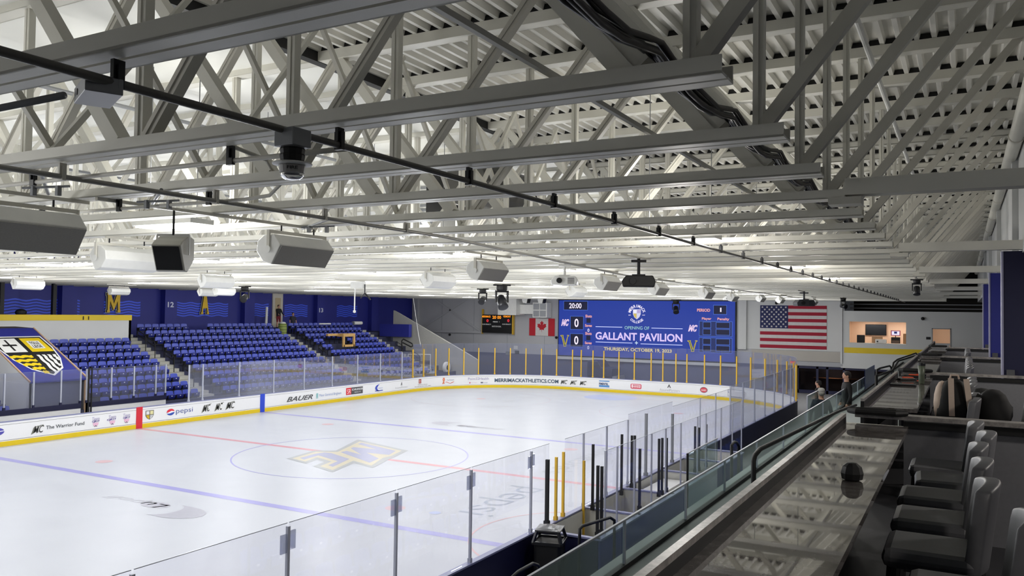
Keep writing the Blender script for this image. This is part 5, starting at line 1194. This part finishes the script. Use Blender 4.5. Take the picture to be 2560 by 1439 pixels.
for j, (u0, v0, u1, v1, yy) in enumerate(((2337, 860, 2360, 872, YB+.9), (2358, 865, 2373, 874, YB+.8), (2258, 834, 2266, 848, YB+1.0))):
    x0, z0 = W2(u0, v1, yy); x1, z1 = W2(u1, v0, yy); t = thing('cardboard_box', ('brown cardboard box stacked in the lit doorway, taller one', 'brown cardboard box in the lit doorway, lower one', 'brown cardboard box at the right edge of the press opening')[j], 'box', (x0, yy, 3.0)); MB().box((0, 0, 0), (x1-x0, .5, z1-3.0)).build('carton', mat('cardboard', '9a7350', .7), t); MB().box(((x1-x0)/2-.03, -.002, 0), ((x1-x0)/2+.03, .502, z1-2.999)).build('tape', mat('tape', 'b08d62', .5), t)
mb = MB(); x0, _ = W2(2330, 830, YB); x1, _ = W2(2376, 830, YB)
mb.box((HD[0]-.06, YB-.03, 3), (HD[0], YB+.02, 5.05)); mb.box((HD[2], YB-.03, 3), (HD[2]+.06, YB+.02, 5.05)); mb.box((HD[0]-.06, YB-.03, 4.99), (HD[2]+.06, YB+.02, 5.05)); o = struct('door_2', mb, GREYM, 'grey frame of the lit doorway right of the press room'); o['category'] = 'door'
p = on(1, YB, 2321, 845); t = thing('room_sign', 'small black sign beside the lit doorway', 'sign', (p.x, YB, p.z)); MB().box((-.14, -.02, -.09), (.14, 0, .09)).build('plate', BLACK, t)

# ================================================================ NEAR SIDE: LEDGE, RAILING, SUITES
mb = MB(); mb.box((18.14, -30, 0), (20.24, 38, 3.3)); struct('floor_ledge', mb, mat('ledge_grey', '949b9c', .6, var=.08, scale=3), 'grey concrete ledge below the bar counters')
mb = MB(); mb.box((20.24, -30, 3.0), (27, 38, 3.73)); struct('floor_suites', mb, mat('suite_floor', '1b1b20', .7), 'dark floor of the suites')
yl = [-25.4, -23.6, -21.9, -20.2, -18.0, -16.0, -14.2, -12.2, -10.0, -7.6, -5.2, -2.8, -.4, 2, 4.4]
lb = thing('glass_rail', 'low green tinted glass railing with steel caps along the ledge', 'railing', (18.34, 0, 3.3))
MB().box((-.03, -30, 0), (.03, 24, .05)).build('base_channel', BLACK, lb)
def zt(y): return .46
prev = -27.2
for i, y in enumerate(yl):
    MB().box((-.006, prev+.02, .04), (.006, y-.02, zt(y))).build('glass_panel', GLASSG, lb); MB().box((-.012, prev, zt(y)), (.012, y, zt(y)+.018)).build('cap_rail', SILV, lb)
    MB().box((-.012, y-.012, 0), (.012, y+.012, .46)).build('joint_post', SILV, lb); prev = y
t = thing('tall_glass_screen', 'taller green glass panel with dark left edge standing above the railing', 'glass panel', (18.0, -15.25, 3.2)); 
p0 = on(0, 18.0, 1719, 1133); p1 = on(0, 18.0, 1793, 1095); t.location = (18.0, 0, 0)
mb = MB(); mb.add([(dx, p0.y, 2.3) for dx in (-.006, .006)]+[(dx, p1.y, 2.5) for dx in (-.006, .006)]+[(dx, p0.y, p0.z) for dx in (-.006, .006)]+[(dx, p1.y, p1.z) for dx in (-.006, .006)], [(0, 2, 6, 4), (1, 5, 7, 3), (4, 6, 7, 5), (0, 4, 5, 1), (2, 3, 7, 6), (0, 1, 3, 2)]); mb.build('glass_panel', GLASSG, t)
MB().tube([(0, p0.y, p0.z), (0, p1.y, p1.z)], .01, 6).build('top_edge', SILV, t); MB().tube([(0, p0.y, 2.0), (0, p0.y, p0.z)], .016, 6).build('edge_post', BLACK, t)
# second screen near the people and blue tinted panel
t = thing('tall_glass_screen', 'second taller glass panel before the grey haired person', 'glass panel', (17.95, 0, 0)); p0 = on(0, 17.95, 2018, 990); p1 = on(0, 17.95, 2048, 975)
MB().box((-.006, p0.y, 2.6), (.006, p1.y, p0.z)).build('glass_panel', GLASSG, t); MB().box((-.012, p0.y, p0.z), (.012, p1.y, p0.z+.015)).build('top_edge', SILV, t); MB().box((-.015, p0.y-.015, 2.6), (.015, p0.y+.015, p0.z)).build('edge_post', SILV, t)
t = thing('tall_glass_screen', 'dark blue glass panel rising above the rail behind the person in black', 'glass panel', (18.4, 0, 0)); p0 = on(0, 18.4, 2162, 924); p1 = on(0, 18.4, 2186, 912); MB().box((-.01, p0.y, 3.4), (.01, p1.y, (p0.z+p1.z)/2)).build('glass_panel', glassmat('blue_glass', '6a80b8', .2, '3c4c80', .1), t)
# black handrails over the ledge
def rail(lab, pts, r=.028):
    t = thing('handrail', lab, 'handrail'); MB().tube(pts, r, 10).build('rail', BLACK, t, smooth=True); return t
a = on(0, 19.0, 1884, 1215); b = on(0, 19.0, 1884, 1146); c = on(0, 19.0, 1900, 1122); d = on(0, 19.0, 2100, 1026); e = on(0, 19.0, 2140, 1012)
rail('thick black bent handrail rising from the ledge in front of the glass', [(19.0, a.y, 3.3), (19.0, b.y, b.z-.03), (19.0, b.y+.06, b.z+.03), (19.0, c.y, c.z), (19.0, d.y, d.z), (19.0, e.y, e.z)], .03)
def railpx(lab, X, uv, r=.025, zf=None):
    P = [tuple(on(0, X, u, v)) for u, v in uv]
    if zf is not None: P = [(X, P[0][1], zf)]+P+[(X, P[-1][1], zf)]
    return rail(lab, P, r)
railpx('black curved handrail beside the trash can', 15.0, [(1449, 1340), (1449, 1322), (1456, 1314), (1525, 1293), (1536, 1300), (1536, 1318)], .03, .12)
railpx('black hooped handrail behind the glass screen', 16.6, [(1829, 1165), (1829, 1112), (1836, 1104), (1842, 1106), (1847, 1114), (1847, 1150)], .035, 1.0)
railpx('black looped handrail at the bottom edge of the picture', 15.6, [(1282, 1439), (1296, 1428), (1332, 1408), (1345, 1412), (1350, 1425)], .025, .12)
railpx('short black looped rail where the ledge meets the far booth wall', 19.0, [(2192, 935), (2192, 925), (2200, 920), (2224, 914), (2228, 918), (2230, 934)], .03, 3.3)
railpx('long black handrail climbing to the end of the counters', 19.4, [(2190, 940), (2230, 926), (2246, 902), (2300, 885), (2352, 866), (2358, 872)], .03, 3.3)
railpx('black looped rail above the far counters', 19.15, [(2232, 915), (2234, 906), (2244, 898), (2290, 882), (2294, 888), (2296, 900)], .03, 3.3)
# suites
ZS, ZK, FZ = 4.85, 4.765, 3.73
parts_y = [-24.0-7.05+.05, -24.0, -16.95, -9.9, -2.85, 4.2, 11.25]
cn = ['near counter reflecting the roof trusses', 'second counter carrying laptop and cup', 'third counter beyond the second', 'fourth counter in the distance', 'last counter before the far end']
secs = [(-30, -17.16), (-15.55, -10.11), (-9.3, -3.06), (-2.3, 3.99), (4.7, 11.2)]
for i, (a, b) in enumerate(secs):
    t = thing('bar_counter', 'long polished grey granite %s' % cn[i], 'counter')
    MB().box((20.238, a, ZK-.04), (20.77, b, ZK)).build('counter_top', GRAN, t); MB().box((20.20, a, FZ-.4), (20.238, b, ZS-.03)).build('front_wall', BLACK, t)
    MB().box((20.20, a, ZS-.03), (20.238, b, ZS)).build('drink_ledge', STONE, t)
    for y in np.arange(a+.8, b, 1.6): MB().prism([(20.31, ZK-.04), (20.6, ZK-.04), (20.31, ZK-.3)], 1, float(y), float(y)+.04).build('bracket', DARKM, t)
PART = mat('partition_grey', '74757a', .6, var=.1, scale=30)
for i, y in enumerate((-16.98, -9.93, -2.88, 4.17)):
    mb = MB(); mb.box((20.72, y, FZ), (23.5, y+.09, ZS-.06)); t = thing('suite_divider', 'low grey divider with pale stone top, %s between suites' % ORD[i].replace('nearest', 'first'), 'divider'); mb.build('panel', PART, t)
    MB().box((20.3, y-.05, ZS-.045), (23.5, y+.12, ZS-.005)).build('stone_top', STONE, t)
    MB().box((20.72, y-.03, ZS-.12), (23.5, y-.001, ZS-.06)).build('painted_shadow', BLACK, t)  # black strip painted as the shade under the stone top
    MB().tube([(20.30, y-.02, 4.87), (20.26, y-.10, 4.87), (20.32, y-.16, 4.87), (20.66, y-.16, 4.87), (20.74, y-.08, 4.87), (20.66, y, 4.87), (20.34, y, 4.87)], .028, 8, closed=True).box((20.32, y-.15, 4.845), (20.66, y-.01, 4.868)).build('end_rail', BLACK, t)
# bar chairs
def chair_tree():
    t = thing('bar_chair', 'x', 'chair', (0, 0, 0), 0)
    # local: front towards -x
    mb = MB(); mb.box((-.23, -.25, .68), (.22, .25, .79)); mb.build('seat', LEATH, t, bevel=.045)
    mb = MB(); n = 8; R = []
    for j in range(7):
        z = .70+.47*j/6
        for i in range(n+1):
            f = i/n*2-1; y = .24*f*(1-.12*(j/6)**3); x = .20+.06*(j/6)-.05*(abs(f)**2.2); R.append((x, y, z-(.03*abs(f)**3 if j == 6 else 0)))
    m = len(R); Wd = n+1; Bk = [(a+.08, b*.98, c) for a, b, c in R]
    fs = [(j*Wd+i, (j+1)*Wd+i, (j+1)*Wd+i+1, j*Wd+i+1) for j in range(6) for i in range(n)]; fb = [tuple(m+q for q in f[::-1]) for f in fs]
    rim = list(range(n+1))+[j*Wd+n for j in range(1, 7)]+[6*Wd+i for i in range(n-1, -1, -1)]+[j*Wd for j in range(5, 0, -1)]
    mb.add(R+Bk, fs+fb+[(rim[(i+1) % len(rim)], m+rim[(i+1) % len(rim)], m+rim[i], rim[i]) for i in range(len(rim))]); o = mb.build('backrest', LEATH, t, smooth=True, bevel=.015)
    for sx in (-1, 1):
        for sy in (-1, 1): MB().bar((sx*.18, sy*.2, .7), (sx*.23, sy*.24, 0), .035, .035).build('leg', BLACK, t)
    mb = MB(); mb.bar((-.21, -.22, .28), (-.21, .22, .28), .025, .025); mb.bar((.21, -.22, .28), (.21, .22, .28), .025, .025); mb.bar((-.21, -.22, .28), (.21, -.22, .28), .025, .025); mb.bar((-.21, .22, .28), (.21, .22, .28), .025, .025); mb.build('footrest', BLACK, t)
    return t
ch0 = chair_tree(); tm = tree_map(ch0)
spots = [(21.03, -17.55, 0, 'grey bar chair closest to the first divider at the near counter'), (21.10, -18.22, .05, 'second grey bar chair from the first divider, turned slightly'), (21.03, -18.92, 0, 'third grey bar chair from the first divider at the near counter'), (21.04, -19.65, 0, 'fourth grey bar chair from the first divider at the near counter'),
         (21.05, -20.40, 0, 'fifth grey bar chair, the large one seen whole at lower right'), (21.20, -21.15, 0, 'grey bar chair back cut by the lower right corner'), (21.62, -14.6, 0, 'lone grey bar chair beyond the first divider beside the jackets')]
spots += [(21.05, -15.2+.7*i, 0, '%s dark bar chair under the backpack and jackets in the second suite' % nth(i+1)) for i in range(2)]
spots += [(21.05, -12.9+.68*i, 0, '%s dark bar chair in a row at the second counter beyond the backpack' % nth(i+1)) for i in range(3)]
spots += [(21.05, -8.6+.68*i, 0, '%s distant dark bar chair in the third suite row' % nth(i+1)) for i in range(7)]+[(21.05, -1.5+.68*i, 0, '%s distant dark bar chair in the fourth suite row' % nth(i+1)) for i in range(6)]
for i, (x, y, rz, lab) in enumerate(spots):
    t = ch0 if i == 0 else copy_tree(ch0, None, tm)
    t.location = (x, y, FZ); t.rotation_euler = (0, 0, rz); t['label'] = lab; t['group'] = 'grey bar chairs along the counters'
# things on the counters
p = on(2, ZK, 2130, 1200); t = thing('conference_puck', 'small black faceted device standing on the near counter', 'device', (p.x, p.y, ZK))
MB().lathe([(.038, 0), (.06, .01), (.066, .045), (.055, .085), (.03, .105), (.005, .108)], n=9).build('body', BLACK, t)
p = on(2, ZK, 2262, 963); t = thing('laptop', 'closed dark grey laptop on the second counter', 'laptop', (p.x, p.y, ZK)); MB().box((-.19, -.15, 0), (.15, .13, .012)).build('base', DARKM, t, bevel=.003); MB().box((-.19, -.15, .013), (.15, .13, .024)).build('lid', mat('laptop_lid', '2c2d31', .4), t, bevel=.003)
t = thing('travel_cup', 'tall green and black travel cup on the second counter', 'cup', tuple(on(2, ZK, 2304, 960))[:2]+(ZK,)); MB().lathe([(.034, 0), (.04, .02), (.042, .14), (.05, .28)], n=18).build('cup_body', mat('cup_green', '51594a', .4, var=.3, scale=20), t, smooth=True); MB().lathe([(.053, .28), (.053, .31), (.045, .325)], n=18).build('lid', DARKM, t)
for j, (u, v) in enumerate(((2280, 943), (2266, 950), (2300, 941))):
    p = on(2, ZK, u, v); t = thing('orange_radio', ('orange and black tool lying at the far end of the second counter', 'orange handled pouch behind the laptop', 'orange and black device leaning by the cup')[j], 'tool', (p.x, p.y, ZK), .6*j); MB().box((-.13, -.05, 0), (.13, .05, .035)).build('case', DARKM, t, bevel=.01); MB().box((-.05, -.045, .035), (.1, .045, .055)).build('orange_cover', mat('signal_orange', 'd0502c', .5), t, bevel=.008)
t = thing('notebook', 'black notebook under the orange tools', 'notebook', tuple(on(2, ZK, 2268, 948))[:2]+(ZK-.0,)); MB().box((-.16, -.2, 0), (.14, .12, .008)).build('cover', BLACK, t)
# backpack
p = on(1, -14.6, 2410, 1010); t = thing('backpack', 'black and cream backpack with wide cream straps standing on a chair', 'backpack', (21.12, -14.95, 4.52))
mb = MB(); n = 14; m2 = 16
for j in range(n+1):
    z = .56*j/n; f = (max(0, 1-(z/.57)**3.2))**.5; zz = z
    for i in range(m2):
        a = 2*math.pi*i/m2; x = .185*f*abs(math.cos(a))**.8*(1 if math.cos(a) > 0 else -1); y = .13*f*abs(math.sin(a))**.8*(1 if math.sin(a) > 0 else -1); mb.v.append((x, y, zz))
for j in range(n):
    for i in range(m2): mb.f.append([j*m2+i, j*m2+(i+1) % m2, (j+1)*m2+(i+1) % m2, (j+1)*m2+i]); mb.mi.append(0)
mb.f.append(list(range(m2))[::-1]); mb.mi.append(0); mb.f.append([n*m2+i for i in range(m2)]); mb.mi.append(0); mb.build('bag_body', mat('bag_black', '0c0c0e', .7), t, smooth=True)
CRM = mat('cream_webbing', 'c8b4a4', .7)
for x0, x1 in ((-.03, -.02), (.12, .17)):
    mb = MB(); pts = [(x0+(x1-x0)*(k/8), -.135-.03*math.sin(math.pi*k/8)-.0, .57-.42*(k/8)) for k in range(9)]
    for a, b in zip(pts, pts[1:]): mb.bar(a, b, .058, .014, up=(0, 1, 0))
    mb.build('shoulder_strap', CRM, t)
mb = MB(); mb.ball((-.12, .04, .27), (.09, .13, .26), 8); mb.build('side_panel', CRM, t, smooth=True); MB().tube([(-.04, -.02, .56), (-.03, -.03, .6), (.04, -.03, .6), (.05, -.02, .56)], .012, 6).build('top_handle', CRM, t)
for j, (x, y, z, s) in enumerate(((21.50, -14.9, 4.5, 1.0), (21.40, -14.25, 4.5, .9))):
    t = thing('jacket', ('crumpled black jacket heaped beside the backpack', 'dark jacket draped over the chair behind the backpack')[j], 'jacket', (x, y, z)); mb = MB(); mb.ball((0, 0, .18*s), (.19*s, .22, .30*s), 10)
    mb.v = [tuple(Vector(v)+Vector((noise.noise(Vector(v)*7), noise.noise(Vector(v)*7+Vector((9, 0, 0))), noise.noise(Vector(v)*6+Vector((0, 5, 0)))))*.05) for v in mb.v]; mb.build('jacket_body', mat('jacket_black', '08080a', .8), t, smooth=True)
    mb = MB(); mb.tube([(-.1, -.05, .4*s), (-.2, -.08, .2), (-.18, -.05, -.1)], [.06, .055, .04], 8); mb.build('sleeve', mat('jacket_black', '08080a', .8), t, smooth=True)

# ================================================================ PEOPLE
SKIN = mat('skin', 'b98d76', .6, var=.03)
def person(lab, loc, rz, H, shirt, pants, hairm, sleeves='long', shorts=False, pose='stand', bald=False):
    t = thing('person', lab, 'person', loc, rz, None)
    s = H/1.78
    V = {'pelvis': (0, 0, .95), 'waist': (0, 0, 1.08), 'chest': (0, .0, 1.30), 'neckb': (0, 0, 1.47), 'neck': (0, -.01, 1.54), 'skull': (0, -.01, 1.64), 'crown': (0, -.01, 1.71),
         'shL': (-.18, 0, 1.43), 'shR': (.18, 0, 1.43), 'elL': (-.25, .02, 1.14), 'elR': (.25, .02, 1.14), 'wrL': (-.25, -.08, .90), 'wrR': (.25, -.08, .90), 'pmL': (-.25, -.11, .82), 'pmR': (.25, -.11, .82),
         'hpL': (-.09, 0, .90), 'hpR': (.09, 0, .90), 'knL': (-.11, -.03, .50), 'knR': (.11, -.03, .50), 'anL': (-.12, .02, .09), 'anR': (.12, .02, .09), 'toL': (-.13, -.15, .04), 'toR': (.13, -.15, .04)}
    if pose == 'reach':
        V.update({'elL': (-.24, -.14, 1.20), 'wrL': (-.20, -.32, 1.08), 'pmL': (-.19, -.38, 1.05), 'elR': (.27, -.05, 1.16), 'wrR': (.28, -.24, 1.02), 'pmR': (.28, -.30, .98)})
    Rr = {'pelvis': .15, 'waist': .145, 'chest': .165, 'neckb': .085, 'neck': .058, 'skull': .095, 'crown': .07, 'sh': .075, 'el': .048, 'wr': .033, 'pm': .042, 'hp': .105, 'kn': .065, 'an': .045, 'to': .04}
    Ed = [('pelvis', 'waist'), ('waist', 'chest'), ('chest', 'neckb'), ('neckb', 'neck'), ('neck', 'skull'), ('skull', 'crown')]
    for q in 'LR': Ed += [('neckb' if False else 'chest', 'sh'+q), ('sh'+q, 'el'+q), ('el'+q, 'wr'+q), ('wr'+q, 'pm'+q), ('pelvis', 'hp'+q), ('hp'+q, 'kn'+q), ('kn'+q, 'an'+q), ('an'+q, 'to'+q)]
    for q in 'LR':      # five fingers per hand
        pm = Vector(V['pm'+q]); wr = Vector(V['wr'+q]); dr = (pm-wr).normalized()
        for f_, (off, L) in enumerate(((-.028, .075), (-.01, .085), (.01, .08), (.027, .062))):
            a = pm+Vector((0, off, 0))+dr*.035; b = a+dr*L*.6; c = b+(dr+Vector((0, -.3, 0))).normalized()*L*.4
            V['f%s%da' % (q, f_)], V['f%s%db' % (q, f_)], V['f%s%dc' % (q, f_)] = a, b, c; Ed += [('pm'+q, 'f%s%da' % (q, f_)), ('f%s%da' % (q, f_), 'f%s%db' % (q, f_)), ('f%s%db' % (q, f_), 'f%s%dc' % (q, f_))]
        a = wr+dr*.03+Vector((0, -.035, 0)); b = a+(dr+Vector((0, -.6, 0))).normalized()*.05; V['t%sa' % q], V['t%sb' % q] = a, b; Ed += [('pm'+q, 't%sa' % q), ('t%sa' % q, 't%sb' % q)]
    names = list(V); idx = {n: i for i, n in enumerate(names)}
    me = bpy.data.meshes.new('body'); me.from_pydata([Vector(V[n])*s for n in names], [(idx[a], idx[b]) for a, b in Ed], []); me.update()
    o = bpy.data.objects.new('body', me); C.objects.link(o); md = o.modifiers.new('s', 'SKIN'); md.use_smooth_shade = True; su = o.modifiers.new('u', 'SUBSURF'); su.levels = su.render_levels = 1
    lay = me.skin_vertices[0].data
    for n in names:
        r = Rr.get(n) or Rr.get(n[:2]) or (.0095 if n[0] in 'ft' else .05)
        k = (r*s, r*s)
        if n in ('pelvis', 'waist', 'chest'): k = (r*s*1.12, r*s*.8)
        lay[idx[n]].radius = k; lay[idx[n]].use_root = n == 'pelvis'
    dg = bpy.context.evaluated_depsgraph_get(); bm_ = bpy.data.meshes.new_from_object(o.evaluated_get(dg)); bpy.data.objects.remove(o)
    bm_.materials.clear()
    for m in (SKIN, shirt, pants, BLACK): bm_.materials.append(m)
    for f in bm_.polygons:
        c = f.center/s; z = c.z; ax = abs(c.x)
        arm = ax > .195 or (pose == 'reach' and c.y < -.2 and z > .8)
        if arm and z < 1.5:
            lim = .93 if sleeves == 'long' else 1.19
            k = 1 if (z > lim and not (pose == 'reach' and c.y < (-.3 if sleeves == 'long' else -.12))) else 0
            if z < .6: k = 2
        elif z > 1.50: k = 0
        elif z > .93: k = 1
        elif z > (.52 if shorts else .1): k = 2
        elif z > .1: k = 0
        else: k = 3
        f.material_index = k; f.use_smooth = True
    b = bpy.data.objects.new('body', bm_); C.objects.link(b); b.parent = t
    # head features and hair
    mb = MB(); mb.ball((0, -.015*s, 1.665*s), (.078*s, .098*s, .115*s), 12); mb.tube([(0, -.095*s, 1.69*s), (0, -.112*s, 1.65*s)], [.008*s, .014*s], 8)
    for q in (-1, 1): mb.ball((q*.08*s, .0, 1.66*s), (.012*s, .02*s, .03*s), 6)
    mb.ball((0, -.095*s, 1.605*s), (.03*s, .012*s, .009*s), 6); mb.build('face', SKIN, t, smooth=True)
    mb = MB()
    for q in (-1, 1): mb.ball((q*.032*s, -.099*s, 1.685*s), .009*s, 6)
    mb.build('eye', BLACK, t)
    mb = MB(); prof = [(.088, -.0), (.092, .04), (.08, .085), (.05, .108), (.004, .115)]; mb.lathe([(r*s, z*s) for r, z in prof], (0, .008*s, 1.67*s), 16); mb.v = [(x, y*1.14, z) for x, y, z in mb.v]; mb.ball((0, .045*s, 1.66*s), (.083*s, .07*s, .085*s), 8); mb.build('hair', hairm, t, smooth=True)
    return t
HAIRB = mat('hair_dark', '1a1412', .7); HAIRG = mat('hair_grey', '8b8a86', .8, var=.2, scale=60)
CB = mat('cloth_black', '0b0b0e', .8); CR = mat('cloth_dark_red', '6e1422', .8); CGR = mat('cloth_charcoal', '2a2a33', .8); CJ = mat('cloth_jeans', '252e4a', .8); CN = mat('cloth_navy', '141c2c', .8); CK = mat('cloth_khaki', '5c4f42', .8)
p = on(0, -24.2, 697, 758); person('person in a black hooded top and dark red shorts bending over a bin', (p.x, p.y, 4.25), math.radians(75), 1.8, CB, CR, CB, 'long', True, 'reach')
p = on(0, -23.9, 733, 777); person('person in dark t-shirt and jeans standing in the middle aisle top', (p.x, p.y, 3.75), math.radians(60), 1.72, CGR, CJ, HAIRB, 'short', False)
p = on(1, -3.4, 2053, 969); person('person with short grey hair in a dark top, seen from behind through glass', (p.x, -3.4, p.z-1.78), math.radians(200), 1.78, CN, CK, HAIRG, 'long')
p = on(1, -1.2, 2117, 928); person('person in a black quarter-zip top looking left, standing in the stand', (p.x, -1.2, p.z-1.84), math.radians(-65), 1.84, CB, CK, HAIRB, 'long')
p = on(1, 6.5, 2046, 950); person('person in black half hidden behind the grey haired person', (p.x, 6.5, p.z-1.75), math.radians(-100), 1.75, CB, CB, HAIRB, 'long')
for k, (y, lab, x, z) in enumerate(((-3.4, 'a', 0, 0),)):
    pass
# the steps these three stand on
for j, (yy, u, v, H) in enumerate(((-3.4, 2053, 969, 1.78), (-1.2, 2117, 928, 1.84), (6.5, 2046, 950, 1.75))):
    p = on(1, yy, u, v); mb = MB(); mb.box((p.x-.45, yy-.5, 1.4), (min(p.x+.45, 18.12), yy+.6, p.z-H)); o = struct('floor_step_%d' % (j+1), mb, mat('tier_navy', '14162c', .7), 'dark raised step in the near stand'); o['category'] = 'steps'
mb = MB(); pp = on(0, -24.2, 697, 758); mb.box((-24.6, pp.y-.5, 3.88), (-23.8, pp.y+.5, 4.25)); o = struct('floor_step_4', mb, NAVYD, 'dark raised landing before the cream door'); o['category'] = 'steps'
# green bin
p = on(0, -22.9, 706, 833); t = thing('barrel_bin', 'yellow green banded barrel filled with white paper at the top of the stand', 'barrel', (p.x, p.y, 3.8)); mb = MB(); mb.lathe([(.27, 0), (.31, .15), (.32, .5), (.3, .85), (.28, .87)], n=20); mb.build('barrel_body', mat('barrel_green', '8a9a4c', .6, var=.1), t, smooth=True)
for z in (.2, .42, .64, .82): MB().lathe([(.325, z-.012), (.33, z), (.325, z+.012)], n=20).build('band', BLACK, t)
MB().ball((0, 0, .88), (.24, .24, .12), 8).build('paper_fill', WHITE, t)

# added fill lights: unseen over the suites (behind the chairs), and in the lobby
for i, y in enumerate((-24.5, -18.0, -12.5, -5.5, 2.0, 9.0)):
    t = thing('suite_fill', '%s added unseen fill light over the suites, counted from the camera' % nth(i+1), 'light', (24.2, y, 6.88)); MB().box((-.3, -.15, -.02), (.3, .15, .02)).build('lens', mat('fill_lens', 'fff2e0', emit=3), t)
    l = bpy.data.lights.new('suite_fill', 'AREA'); l.shape = 'RECTANGLE'; l.size = .6; l.size_y = .3; l.energy = 75; l.color = (1, .93, .85); o = bpy.data.objects.new('light', l); C.objects.link(o); o.parent = t; o.location = (0, 0, -.04)
for i, x in enumerate((12.5, 17.5)):  # added to brighten the lobby behind its glazing
    t = thing('lobby_fill', ('added lobby fill light at the left of the entrance', 'added lobby fill light at the right of the entrance')[i], 'light', (x, YB+2.2, 1.98)); MB().box((-.3, -.1, -.03), (.3, .1, .02)).build('lens', mat('fill_lens', 'fff2e0', emit=3), t)
    l = bpy.data.lights.new('lobby_fill', 'AREA'); l.size = .5; l.energy = 18; l.color = (1, .85, .7); o = bpy.data.objects.new('light', l); C.objects.link(o); o.parent = t; o.location = (0, 0, -.05)
